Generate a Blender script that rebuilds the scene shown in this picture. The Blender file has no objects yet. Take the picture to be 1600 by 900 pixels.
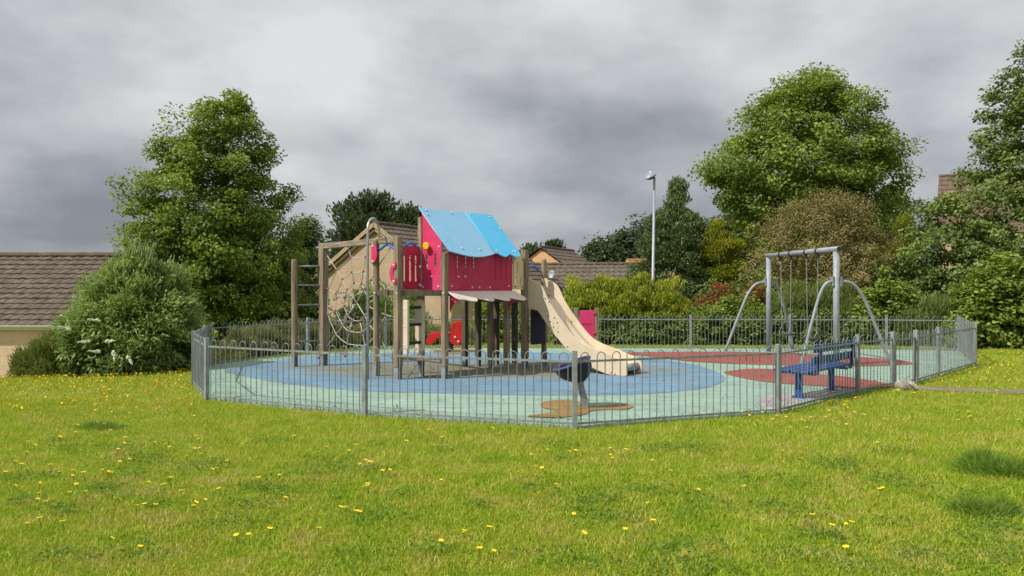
import bpy, bmesh, math, random
import numpy as np
from mathutils import Vector, Matrix

random.seed(7)
RNG = np.random.default_rng(11)
SC = bpy.context.scene
COL = SC.collection

# ------------------------------------------------------------------ camera
F_PX, HZ, EYE = 1200.0, 447.0, 1.7        # focal length in photo pixels, horizon row, eye height (m)
cam_d = bpy.data.cameras.new('camera')
cam_d.sensor_width = 36.0
cam_d.lens = 36.0 * F_PX / 1600.0
cam_d.shift_y = -(450 - HZ) / 1600.0
cam_d.clip_end = 6000
cam = bpy.data.objects.new('camera', cam_d)
cam.location = (0, 0, EYE)
cam.rotation_euler = (math.radians(90), 0, 0)
COL.objects.link(cam)
SC.camera = cam
SC.render.engine = 'CYCLES'
SC.cycles.max_bounces = 6
SC.cycles.transparent_max_bounces = 8
SC.view_settings.view_transform = 'Standard'
SC.view_settings.look = 'None'
SC.view_settings.exposure = 0.30
SC.view_settings.gamma = 1.0

# ------------------------------------------------------------------ sun and sky
SUN_EL, SUN_TH = math.radians(48), math.radians(62)
sun_dir = Vector((-math.sin(SUN_TH) * math.cos(SUN_EL), -math.cos(SUN_TH) * math.cos(SUN_EL), math.sin(SUN_EL)))
sd = bpy.data.lights.new('sun', 'SUN')
sd.energy = 3.8
sd.angle = math.radians(0.6)
sd.color = (1.0, 0.955, 0.88)
so = bpy.data.objects.new('sun', sd)
so.rotation_euler = (-sun_dir).to_track_quat('-Z', 'Y').to_euler()
so.location = (-20, -10, 30)
COL.objects.link(so)

world = bpy.data.worlds.new('World')
SC.world = world
world.use_nodes = True
wt = world.node_tree
for n in list(wt.nodes):
    wt.nodes.remove(n)


def WN(t, **kw):
    n = wt.nodes.new(t)
    for k, v in kw.items():
        setattr(n, k, v)
    return n


def wmath(op, a, b=None, c=None):
    n = WN('ShaderNodeMath', operation=op)
    for i, v in enumerate((a, b, c)):
        if v is None:
            continue
        if isinstance(v, (int, float)):
            n.inputs[i].default_value = v
        else:
            wt.links.new(v, n.inputs[i])
    return n.outputs[0]


sky = WN('ShaderNodeTexSky', sky_type='NISHITA')
sky.sun_disc = False
sky.sun_elevation = SUN_EL
sky.sun_rotation = math.atan2(sun_dir.x, sun_dir.y)
bg_sky = WN('ShaderNodeBackground')
wt.links.new(sky.outputs[0], bg_sky.inputs[0])
bg_sky.inputs[1].default_value = 0.1
tc = WN('ShaderNodeTexCoord')
sx = WN('ShaderNodeSeparateXYZ')
wt.links.new(tc.outputs['Generated'], sx.inputs[0])
zc = wmath('MAXIMUM', sx.outputs[2], 0.0)
den = wmath('ADD', zc, 0.30)
pu = wmath('DIVIDE', sx.outputs[0], den)
pv = wmath('DIVIDE', sx.outputs[1], den)
cb = WN('ShaderNodeCombineXYZ')
wt.links.new(pu, cb.inputs[0])
wt.links.new(pv, cb.inputs[1])
cb.inputs[2].default_value = 24.4  # which clouds
n1 = WN('ShaderNodeTexNoise')
n1.inputs['Scale'].default_value = 0.95
n1.inputs['Detail'].default_value = 9
n1.inputs['Roughness'].default_value = 0.46
n1.inputs['Distortion'].default_value = 0.05
wt.links.new(cb.outputs[0], n1.inputs['Vector'])
mp = WN('ShaderNodeMapping')
mp.inputs['Location'].default_value = (5.3, 1.9, 0.0)
mp.inputs['Scale'].default_value = (1.0, 1.0, 2.0)
wt.links.new(tc.outputs['Generated'], mp.inputs[0])
n2 = WN('ShaderNodeTexNoise')
n2.inputs['Scale'].default_value = 4.2
n2.inputs['Detail'].default_value = 7
n2.inputs['Roughness'].default_value = 0.54
n2.inputs['Distortion'].default_value = 0.0
wt.links.new(mp.outputs[0], n2.inputs['Vector'])
mixn = wmath('ADD', wmath('MULTIPLY', n1.outputs[0], 0.62), wmath('MULTIPLY', n2.outputs[0], 0.38))
# a paler cloud base overhead than low down, as under a broken overcast
lift = wmath('MULTIPLY', wmath('SUBTRACT', zc, 0.16), 0.55)
mixn = wmath('ADD', wmath('MULTIPLY', wmath('SUBTRACT', mixn, 0.5), 1.3), wmath('ADD', lift, 0.535))
cr = WN('ShaderNodeValToRGB')
e = cr.color_ramp.elements
e[0].position = 0.37
e[0].color = (0.198, 0.213, 0.246, 1)
e[1].position = 0.72
e[1].color = (0.62, 0.625, 0.63, 1)
m1 = e.new(0.47)
m1.color = (0.29, 0.304, 0.332, 1)
m2 = e.new(0.575)
m2.color = (0.43, 0.44, 0.455, 1)
wt.links.new(mixn, cr.inputs[0])
bg_cl = WN('ShaderNodeBackground')
wt.links.new(cr.outputs[0], bg_cl.inputs[0])
bg_cl.inputs[1].default_value = 1.0
mx = WN('ShaderNodeMixShader')
mx.inputs[0].default_value = 0.95
wt.links.new(bg_sky.outputs[0], mx.inputs[1])
wt.links.new(bg_cl.outputs[0], mx.inputs[2])
wo = WN('ShaderNodeOutputWorld')
wt.links.new(mx.outputs[0], wo.inputs[0])


# ------------------------------------------------------------------ measuring helpers
def G(px, py, z=0.0):
    """the point of the horizontal plane z that the photo shows at (px, py)"""
    d = (EYE - z) * F_PX / (py - HZ)
    return Vector(((px - 800) / F_PX * d, d, z))


def AT(px, py, d):
    return Vector(((px - 800) / F_PX * d, d, EYE + (HZ - py) / F_PX * d))


def PL(a, b):
    """points of the vertical plane through plan points a and b"""
    ax, ay, bx, by = a[0], a[1], b[0], b[1]

    def f(px, py):
        k = (px - 800) / F_PX
        t = (k * ay - ax) / ((bx - ax) - k * (by - ay))
        x, y = ax + (bx - ax) * t, ay + (by - ay) * t
        return Vector((x, y, EYE + (HZ - py) / F_PX * y))
    return f


def smooth(t):
    t = np.clip(t, 0, 1)
    return t * t * (3 - 2 * t)


def gz(x, y):
    """height of the lawn and land"""
    x = np.asarray(x, float)
    y = np.asarray(y, float)
    z = -2.1 * smooth((y - 13.6) / 9.5) * smooth((-x - 5.6) / 4.5)
    z = z - 1.2 * smooth((y - 24) / 10.0) * (1 - 0.8 * smooth((-x - 6) / 4))
    z = z + 26.0 * smooth((y - 140) / 900.0)
    return z


# ------------------------------------------------------------------ materials
def new_mat(name):
    m = bpy.data.materials.new(name)
    m.use_nodes = True
    nt = m.node_tree
    b = nt.nodes['Principled BSDF']
    return m, nt, b


def noise_node(nt, scale, detail=4, rough=0.55, stretch=(1, 1, 1), coord='Object', rot=0.0):
    t = nt.nodes.new('ShaderNodeTexCoord')
    mpn = nt.nodes.new('ShaderNodeMapping')
    mpn.vector_type = 'TEXTURE' if rot else 'POINT'
    mpn.inputs['Scale'].default_value = tuple(1 / c for c in stretch) if rot else stretch
    mpn.inputs['Rotation'].default_value = (0, 0, rot)
    if coord == 'World':
        g = nt.nodes.new('ShaderNodeNewGeometry')
        nt.links.new(g.outputs['Position'], mpn.inputs[0])
    else:
        nt.links.new(t.outputs[coord], mpn.inputs[0])
    n = nt.nodes.new('ShaderNodeTexNoise')
    n.inputs['Scale'].default_value = scale
    n.inputs['Detail'].default_value = detail
    n.inputs['Roughness'].default_value = rough
    nt.links.new(mpn.outputs[0], n.inputs['Vector'])
    return n.outputs[0]


def ramp(nt, fac, stops):
    r = nt.nodes.new('ShaderNodeValToRGB')
    el = r.color_ramp.elements
    el[0].position, el[0].color = stops[0][0], (*stops[0][1], 1)
    el[1].position, el[1].color = stops[-1][0], (*stops[-1][1], 1)
    for p, c in stops[1:-1]:
        x = el.new(p)
        x.color = (*c, 1)
    nt.links.new(fac, r.inputs[0])
    return r.outputs[0]


def mixc(nt, fac, a, b, mode='MIX'):
    n = nt.nodes.new('ShaderNodeMix')
    n.data_type = 'RGBA'
    n.blend_type = mode
    for sock, v in ((n.inputs[0], fac), (n.inputs[6], a), (n.inputs[7], b)):
        if isinstance(v, (int, float)):
            sock.default_value = v
        elif isinstance(v, tuple):
            sock.default_value = (*v, 1)
        else:
            nt.links.new(v, sock)
    return n.outputs[2]


def bumpn(nt, b, height, strength, dist=0.02):
    n = nt.nodes.new('ShaderNodeBump')
    n.inputs['Strength'].default_value = strength
    n.inputs['Distance'].default_value = dist
    nt.links.new(height, n.inputs['Height'])
    nt.links.new(n.outputs[0], b.inputs['Normal'])


def simple(name, col, col2=None, rough=0.6, metal=0.0, scale=6, bump=0.0, stretch=(1, 1, 1), fine=None, spec=0.4, coord='Object'):
    m, nt, b = new_mat(name)
    col2 = col2 or tuple(c * 0.8 for c in col)
    n = noise_node(nt, scale, 6, 0.6, stretch, coord)
    c = ramp(nt, n, [(0.35, col2), (0.65, col)])
    if fine:
        nf = noise_node(nt, fine, 3, 0.6, stretch, coord)
        c = mixc(nt, 0.35, c, ramp(nt, nf, [(0.3, (0.55, 0.55, 0.55)), (0.7, (1.25, 1.25, 1.25))]), 'MULTIPLY')
    nt.links.new(c, b.inputs['Base Color'])
    b.inputs['Roughness'].default_value = rough
    b.inputs['Metallic'].default_value = metal
    b.inputs['Specular IOR Level'].default_value = spec
    if bump:
        bumpn(nt, b, n if not fine else nf, bump)
    return m


M = {}
M['galv'] = simple('galvanised_steel', (0.33, 0.36, 0.36), (0.21, 0.235, 0.235), 0.55, 0.25, 9, fine=60)
M['galv_bar'] = simple('galvanised_bar', (0.25, 0.275, 0.28), (0.15, 0.17, 0.17), 0.55, 0.2, 5, coord='World')
M['steel'] = simple('brushed_steel', (0.55, 0.55, 0.54), (0.42, 0.42, 0.42), 0.35, 0.8, 12)
M['paint_grey'] = simple('grey_swing_paint', (0.33, 0.355, 0.375), (0.235, 0.26, 0.28), 0.5, 0.1, 5, fine=40)
M['black_plastic'] = simple('black_plastic', (0.02, 0.02, 0.022), (0.012, 0.012, 0.013), 0.5)
M['rubber'] = simple('worn_rubber', (0.06, 0.055, 0.055), (0.035, 0.033, 0.033), 0.75)
M['bolt'] = simple('bolt_cap', (0.72, 0.68, 0.66), (0.55, 0.5, 0.48), 0.35)
M['bolt_dark'] = simple('dark_bolt_cap', (0.12, 0.10, 0.08), (0.06, 0.05, 0.04), 0.5)  # plain dark brown bolt colour


def wood_mat(name, a, bcol, c, ang=None):
    m, nt, b = new_mat(name)
    n = noise_node(nt, 3.0, 8, 0.65, (9, 9, 0.7) if ang is None else (0.7, 9, 9), rot=ang or 0.0)
    n2_ = noise_node(nt, 1.4, 4, 0.6)
    col = ramp(nt, n, [(0.28, c), (0.48, a), (0.72, bcol)])
    col = mixc(nt, 0.45, col, ramp(nt, n2_, [(0.3, (0.55, 0.57, 0.5)), (0.7, (1.2, 1.17, 1.1))]), 'MULTIPLY')
    nt.links.new(col, b.inputs['Base Color'])
    b.inputs['Roughness'].default_value = 0.85
    b.inputs['Specular IOR Level'].default_value = 0.2
    bumpn(nt, b, n, 0.5, 0.012)
    return m


M['timber'] = wood_mat('weathered_timber', (0.25, 0.192, 0.13), (0.38, 0.30, 0.205), (0.085, 0.062, 0.04))
M['timber_beam'] = wood_mat('weathered_timber_beam', (0.255, 0.21, 0.155), (0.38, 0.32, 0.24), (0.09, 0.072, 0.05), math.atan2(13.8 - 16.2, -2.05 + 3.97))
M['timber_dark'] = wood_mat('dark_and_shaded_timber', (0.10, 0.083, 0.062), (0.16, 0.135, 0.10), (0.04, 0.034, 0.026))  # dark deck timber, also posts with the platform's shade put into the colour


def panel_mat(name, col, dark, fade, scale=2.2, streak=0.22):
    m, nt, b = new_mat(name)
    n = noise_node(nt, scale, 6, 0.6)
    c = ramp(nt, n, [(0.3, dark), (0.5, col), (0.78, fade)])
    nf = noise_node(nt, 45, 4, 0.7)
    c = mixc(nt, 0.28, c, ramp(nt, nf, [(0.3, (0.7, 0.7, 0.7)), (0.7, (1.15, 1.15, 1.15))]), 'MULTIPLY')
    ns = noise_node(nt, 2.5, 5, 0.7, (14, 14, 0.8))
    c = mixc(nt, streak, c, ramp(nt, ns, [(0.35, (0.6, 0.58, 0.56)), (0.6, (1.08, 1.08, 1.08))]), 'MULTIPLY')
    nt.links.new(c, b.inputs['Base Color'])
    b.inputs['Roughness'].default_value = 0.5
    b.inputs['Specular IOR Level'].default_value = 0.35
    bumpn(nt, b, nf, 0.06, 0.01)
    return m


M['pink'] = panel_mat('pink_panel_plastic', (0.60, 0.036, 0.125), (0.52, 0.026, 0.10), (0.66, 0.075, 0.18))
M['pink_shaded'] = panel_mat('pink_plastic_shaded', (0.52, 0.026, 0.085), (0.42, 0.018, 0.065), (0.56, 0.07, 0.14))  # the pink plastic again, with shade put into a darker colour
M['roof_pale'] = panel_mat('faded_blue_plastic', (0.25, 0.51, 0.73), (0.225, 0.485, 0.71), (0.29, 0.545, 0.74), streak=0.08)
M['roof_bright'] = panel_mat('bright_blue_plastic', (0.10, 0.51, 0.82), (0.085, 0.46, 0.77), (0.14, 0.55, 0.84), streak=0.08)
M['cream'] = panel_mat('cream_plastic', (0.64, 0.53, 0.38), (0.56, 0.45, 0.30), (0.68, 0.59, 0.46), streak=0.08)
M['khaki'] = panel_mat('tan_plastic', (0.70, 0.575, 0.33), (0.62, 0.50, 0.27), (0.74, 0.63, 0.41))
M['awning'] = panel_mat('bleached_pink_plastic', (0.72, 0.63, 0.54), (0.64, 0.54, 0.45), (0.76, 0.69, 0.61))
M['chute'] = panel_mat('slide_bed_plastic', (0.66, 0.57, 0.44), (0.58, 0.50, 0.38), (0.70, 0.63, 0.52), streak=0.08)
M['navy'] = panel_mat('navy_plastic', (0.012, 0.015, 0.042), (0.009, 0.011, 0.03), (0.02, 0.026, 0.062))
M['navy_rim'] = panel_mat('navy_rim_plastic', (0.05, 0.06, 0.16), (0.035, 0.045, 0.12), (0.09, 0.10, 0.21))
M['red'] = panel_mat('red_plastic', (0.62, 0.018, 0.014), (0.5, 0.012, 0.01), (0.68, 0.05, 0.04))
M['blue_pipe'] = simple('blue_painted_pipe', (0.035, 0.16, 0.50), (0.025, 0.11, 0.36), 0.4, 0, 9)
M['blue_bench'] = simple('blue_bench_paint', (0.016, 0.085, 0.30), (0.011, 0.058, 0.21), 0.45, 0, 7, fine=40)
M['yellow'] = simple('yellow_plastic', (0.80, 0.44, 0.02), (0.7, 0.36, 0.015), 0.4)
M['knob_red'] = simple('red_net_connector', (0.42, 0.045, 0.04), (0.30, 0.03, 0.03), 0.55, 0, 30)
M['rope'] = simple('grey_green_rope', (0.45, 0.46, 0.42), (0.30, 0.31, 0.28), 0.9, 0, 60)
M['white_pipe'] = simple('white_plastic', (0.75, 0.75, 0.74), (0.62, 0.62, 0.61), 0.4)
M['lamp_steel'] = simple('lamp_column_steel', (0.34, 0.365, 0.39), (0.27, 0.29, 0.315), 0.45, 0.2, 4)
M['stone'] = simple('pale_boulder_stone', (0.42, 0.38, 0.31), (0.22, 0.19, 0.14), 0.9, 0, 7, 0.6, fine=35)
M['white_paint'] = simple('white_stone_paint', (0.66, 0.64, 0.62), (0.40, 0.36, 0.36), 0.8, 0, 22)
M['bark'] = wood_mat('bark', (0.10, 0.083, 0.062), (0.17, 0.145, 0.11), (0.035, 0.03, 0.022))


def wetpour(name, col, dark, stain=0.4, trod=False):
    m, nt, b = new_mat(name)
    n = noise_node(nt, 0.9, 7, 0.65, coord='World')
    c = ramp(nt, n, [(0.3, dark), (0.62, col)])
    nf = noise_node(nt, 75, 3, 0.8, coord='World')
    c = mixc(nt, 0.5, c, ramp(nt, nf, [(0.25, (0.45, 0.45, 0.45)), (0.72, (1.4, 1.4, 1.4))]), 'MULTIPLY')
    nm = noise_node(nt, 22, 4, 0.7, coord='World')
    c = mixc(nt, 0.5, c, ramp(nt, nm, [(0.3, (0.62, 0.62, 0.60)), (0.7, (1.25, 1.25, 1.25))]), 'MULTIPLY')
    nw = noise_node(nt, 3.2, 8, 0.75, (0.45, 2.2, 1), 'World')
    c = mixc(nt, 0.6, c, ramp(nt, nw, [(0.34, (0.55, 0.54, 0.50)), (0.5, (1.0, 1.0, 1.0)), (0.7, (1.25, 1.22, 1.18))]), 'MULTIPLY')
    # brown trodden-in dirt in drawn-out patches
    ns = noise_node(nt, 0.8, 6, 0.7, (0.55, 1.6, 1), 'World')
    f = ramp(nt, ns, [(0.56, (0, 0, 0)), (0.74, (stain, stain, stain))])
    c = mixc(nt, f, c, (0.15, 0.125, 0.085))
    if trod:
        # soil trodden in round the tower's legs
        g = nt.nodes.new('ShaderNodeNewGeometry')
        mpn = nt.nodes.new('ShaderNodeMapping')
        mpn.vector_type = 'TEXTURE'
        mpn.inputs['Location'].default_value = (-0.7, 15.5, 0)
        mpn.inputs['Scale'].default_value = (4.6, 1.9, 4)
        nt.links.new(g.outputs['Position'], mpn.inputs[0])
        gr = nt.nodes.new('ShaderNodeTexGradient')
        gr.gradient_type = 'SPHERICAL'
        nt.links.new(mpn.outputs[0], gr.inputs[0])
        nz = noise_node(nt, 1.3, 7, 0.72, (0.6, 2.4, 1), 'World')
        ad = nt.nodes.new('ShaderNodeMath')
        ad.operation = 'MULTIPLY_ADD'
        nt.links.new(gr.outputs[1], ad.inputs[0])
        ad.inputs[1].default_value = 0.42
        nt.links.new(nz, ad.inputs[2])
        c = mixc(nt, ramp(nt, ad.outputs[0], [(0.50, (0, 0, 0)), (0.70, (0.85, 0.85, 0.85))]), c, (0.20, 0.165, 0.085))
    nt.links.new(c, b.inputs['Base Color'])
    b.inputs['Roughness'].default_value = 0.95
    b.inputs['Specular IOR Level'].default_value = 0.15
    bumpn(nt, b, nf, 0.5, 0.006)
    return m


M['mint'] = wetpour('mint_wetpour', (0.29, 0.405, 0.33), (0.225, 0.325, 0.265), 0.4)
M['blue_pour'] = wetpour('blue_wetpour', (0.165, 0.29, 0.405), (0.125, 0.225, 0.325), 0.4, True)
M['red_pour'] = wetpour('red_wetpour', (0.30, 0.098, 0.082), (0.235, 0.072, 0.06), 0.3)
M['tan_pour'] = wetpour('tan_wetpour', (0.30, 0.20, 0.085), (0.22, 0.145, 0.06), 0.3)
M['mauve_pour'] = wetpour('mauve_concrete', (0.40, 0.37, 0.38), (0.31, 0.28, 0.28), 0.3)
M['dirt_pour'] = wetpour('trodden_dirt', (0.17, 0.15, 0.10), (0.12, 0.105, 0.07), 0.2)


def foliage(name, a, b_, c, tr=0.38, rough=0.55):
    """leaf material: hue from the per-leaf attribute, plus soft light through the leaf"""
    m = bpy.data.materials.new(name)
    m.use_nodes = True
    nt = m.node_tree
    for n in list(nt.nodes):
        nt.nodes.remove(n)
    at = nt.nodes.new('ShaderNodeAttribute')
    at.attribute_name = 'tint'
    col = ramp(nt, at.outputs['Fac'], [(0.0, a), (0.55, b_), (1.0, c)])
    p = nt.nodes.new('ShaderNodeBsdfPrincipled')
    p.inputs['Roughness'].default_value = rough
    p.inputs['Specular IOR Level'].default_value = 0.3
    nt.links.new(col, p.inputs['Base Color'])
    t = nt.nodes.new('ShaderNodeBsdfTranslucent')
    tcol = mixc(nt, 0.5, col, (0.32, 0.38, 0.02), 'MIX')
    nt.links.new(mixc(nt, 0.7, col, tcol), t.inputs[0])
    mxs = nt.nodes.new('ShaderNodeMixShader')
    mxs.inputs[0].default_value = tr
    nt.links.new(p.outputs[0], mxs.inputs[1])
    nt.links.new(t.outputs[0], mxs.inputs[2])
    o = nt.nodes.new('ShaderNodeOutputMaterial')
    nt.links.new(mxs.outputs[0], o.inputs[0])
    return m


M['leaf_mid'] = foliage('leaf_mid_green', (0.060, 0.115, 0.020), (0.150, 0.235, 0.034), (0.33, 0.41, 0.05))
M['leaf_lime'] = foliage('leaf_fresh_green', (0.080, 0.140, 0.022), (0.200, 0.285, 0.044), (0.37, 0.44, 0.09))
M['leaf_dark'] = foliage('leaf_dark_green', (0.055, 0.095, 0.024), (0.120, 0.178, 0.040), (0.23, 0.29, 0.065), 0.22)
M['leaf_far'] = foliage('leaf_far_green', (0.035, 0.060, 0.033), (0.053, 0.083, 0.040), (0.081, 0.119, 0.053), 0.15)
M['leaf_conifer'] = foliage('leaf_conifer', (0.055, 0.092, 0.038), (0.110, 0.162, 0.058), (0.22, 0.28, 0.10), 0.15)
M['leaf_yellow'] = foliage('leaf_golden', (0.115, 0.161, 0.016), (0.265, 0.287, 0.017), (0.460, 0.425, 0.029))
M['leaf_privet'] = foliage('leaf_yellow_green', (0.11, 0.165, 0.016), (0.25, 0.31, 0.028), (0.46, 0.47, 0.06))
M['leaf_brown'] = foliage('leaf_olive_brown', (0.14, 0.115, 0.042), (0.24, 0.198, 0.070), (0.34, 0.28, 0.11), 0.2)
M['leaf_red'] = foliage('leaf_red', (0.156, 0.120, 0.036), (0.312, 0.084, 0.042), (0.504, 0.060, 0.048))
M['leaf_bud'] = foliage('leaf_buddleia', (0.13, 0.21, 0.06), (0.27, 0.39, 0.115), (0.44, 0.53, 0.20))
M['leaf_lav'] = foliage('leaf_grey_olive', (0.12, 0.14, 0.045), (0.22, 0.235, 0.08), (0.34, 0.33, 0.13))
M['leaf_feather'] = foliage('leaf_feathery_green', (0.095, 0.135, 0.035), (0.175, 0.215, 0.055), (0.29, 0.33, 0.10))
M['bloom_white'] = simple('white_bloom', (0.72, 0.72, 0.58), (0.52, 0.54, 0.36), 0.8, 0, 60)
M['bloom_green'] = simple('pale_green_spike', (0.26, 0.33, 0.12), (0.18, 0.25, 0.08), 0.8, 0, 60)
M['flower_yellow'] = simple('yellow_petals', (0.86, 0.66, 0.012), (0.80, 0.56, 0.01), 0.6, 0, 80)
M['flower_stem'] = simple('green_stem', (0.10, 0.16, 0.03), (0.07, 0.12, 0.02), 0.7)

# lawn blades and the soil sheet beneath share one palette, driven by place
def lawn_colour(nt, blade):
    n = noise_node(nt, 0.55, 6, 0.62, coord='World')
    nb = noise_node(nt, 2.6, 5, 0.65, coord='World')
    s = nt.nodes.new('ShaderNodeMath')
    s.operation = 'MULTIPLY_ADD'
    nt.links.new(nb, s.inputs[0])
    s.inputs[1].default_value = 0.7
    t2 = nt.nodes.new('ShaderNodeMath')
    t2.operation = 'MULTIPLY'
    nt.links.new(n, t2.inputs[0])
    t2.inputs[1].default_value = 0.3
    nt.links.new(t2.outputs[0], s.inputs[2])
    if blade:
        return ramp(nt, s.outputs[0], [(0.36, (0.23, 0.375, 0.018)), (0.46, (0.33, 0.445, 0.026)), (0.56, (0.43, 0.465, 0.055)), (0.66, (0.52, 0.46, 0.14))])
    return ramp(nt, s.outputs[0], [(0.33, (0.15, 0.20, 0.014)), (0.50, (0.20, 0.235, 0.02)), (0.68, (0.25, 0.23, 0.05))])


def blade_mat():
    m = bpy.data.materials.new('grass_blade')
    m.use_nodes = True
    nt = m.node_tree
    for n in list(nt.nodes):
        nt.nodes.remove(n)
    at = nt.nodes.new('ShaderNodeAttribute')
    at.attribute_name = 'tint'
    var = ramp(nt, at.outputs['Fac'], [(0.0, (0.42, 0.58, 0.6)), (0.5, (1, 1, 1)), (0.82, (1.2, 1.15, 1.2)), (1.0, (1.5, 1.25, 2.8))])
    col = mixc(nt, 1.0, lawn_colour(nt, True), var, 'MULTIPLY')
    p = nt.nodes.new('ShaderNodeBsdfPrincipled')
    p.inputs['Roughness'].default_value = 0.6
    p.inputs['Specular IOR Level'].default_value = 0.25
    nt.links.new(col, p.inputs['Base Color'])
    t = nt.nodes.new('ShaderNodeBsdfTranslucent')
    nt.links.new(col, t.inputs[0])
    mxs = nt.nodes.new('ShaderNodeMixShader')
    mxs.inputs[0].default_value = 0.35
    nt.links.new(p.outputs[0], mxs.inputs[1])
    nt.links.new(t.outputs[0], mxs.inputs[2])
    o = nt.nodes.new('ShaderNodeOutputMaterial')
    nt.links.new(mxs.outputs[0], o.inputs[0])
    return m


M['blade'] = blade_mat()
M['blade_dark'] = foliage('coarse_grass', (0.10, 0.19, 0.024), (0.17, 0.29, 0.034), (0.28, 0.39, 0.055), 0.38)
m, nt, b = new_mat('lawn_sheet')
nt.links.new(lawn_colour(nt, False), b.inputs['Base Color'])
b.inputs['Roughness'].default_value = 0.95
b.inputs['Specular IOR Level'].default_value = 0.1
bumpn(nt, b, noise_node(nt, 40, 4, 0.7, coord='World'), 0.8, 0.03)
M['lawn'] = m
M['path'] = simple('trodden_earth_path', (0.24, 0.20, 0.13), (0.16, 0.13, 0.085), 0.95, 0, 4, 0.6, fine=40, coord='World')


def brick_mat(name, c1, c2, mortar, rot):
    m, nt, b = new_mat(name)
    t = nt.nodes.new('ShaderNodeTexCoord')
    mpn = nt.nodes.new('ShaderNodeMapping')
    mpn.inputs['Rotation'].default_value = (0, 0, rot)
    nt.links.new(t.outputs['Object'], mpn.inputs[0])
    s = nt.nodes.new('ShaderNodeSeparateXYZ')
    nt.links.new(mpn.outputs[0], s.inputs[0])
    cmb = nt.nodes.new('ShaderNodeCombineXYZ')
    nt.links.new(s.outputs[0], cmb.inputs[0])
    nt.links.new(s.outputs[2], cmb.inputs[1])
    br = nt.nodes.new('ShaderNodeTexBrick')
    br.inputs['Color1'].default_value = (*c1, 1)
    br.inputs['Color2'].default_value = (*c2, 1)
    br.inputs['Mortar'].default_value = (*mortar, 1)
    br.inputs['Scale'].default_value = 1.0
    br.inputs['Brick Width'].default_value = 0.225
    br.inputs['Row Height'].default_value = 0.075
    br.inputs['Mortar Size'].default_value = 0.008
    nt.links.new(cmb.outputs[0], br.inputs['Vector'])
    n = noise_node(nt, 1.5, 6, 0.6)
    c = mixc(nt, 0.4, br.outputs[0], ramp(nt, n, [(0.3, (0.7, 0.7, 0.7)), (0.7, (1.15, 1.15, 1.15))]), 'MULTIPLY')
    nt.links.new(c, b.inputs['Base Color'])
    b.inputs['Roughness'].default_value = 0.9
    bumpn(nt, b, br.outputs['Fac'], -0.3, 0.01)
    return m


def tile_mat(name, a, b_, c):
    m, nt, b = new_mat(name)
    n = noise_node(nt, 4.0, 6, 0.7)
    nb = noise_node(nt, 30.0, 3, 0.7)
    col = ramp(nt, n, [(0.3, a), (0.5, b_), (0.72, c)])
    col = mixc(nt, 0.45, col, ramp(nt, nb, [(0.3, (0.5, 0.5, 0.5)), (0.55, (1.0, 1.0, 1.0)), (0.75, (1.8, 1.8, 1.75))]), 'MULTIPLY')
    nt.links.new(col, b.inputs['Base Color'])
    b.inputs['Roughness'].default_value = 0.9
    b.inputs['Specular IOR Level'].default_value = 0.2
    return m


M['tile'] = tile_mat('brown_roof_tile', (0.076, 0.060, 0.046), (0.128, 0.102, 0.079), (0.20, 0.165, 0.13))
M['tile_red'] = tile_mat('red_ridge_tile', (0.10, 0.066, 0.05), (0.145, 0.098, 0.072), (0.20, 0.14, 0.105))
M['tile_orange'] = tile_mat('orange_roof_tile', (0.32, 0.15, 0.07), (0.40, 0.20, 0.09), (0.46, 0.25, 0.12))
M['gutter'] = simple('white_gutter_plastic', (0.82, 0.81, 0.80), (0.74, 0.73, 0.72), 0.4)
M['barge'] = simple('tan_bargeboard', (0.42, 0.32, 0.19), (0.34, 0.25, 0.145), 0.7, 0, 3)
M['orange_render'] = simple('orange_brick_gable', (0.74, 0.42, 0.22), (0.66, 0.36, 0.18), 0.9, 0, 4, fine=14)
M['glass'] = simple('window_glass', (0.03, 0.035, 0.04), (0.02, 0.022, 0.025), 0.08, 0, 2, spec=0.8)


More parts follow.
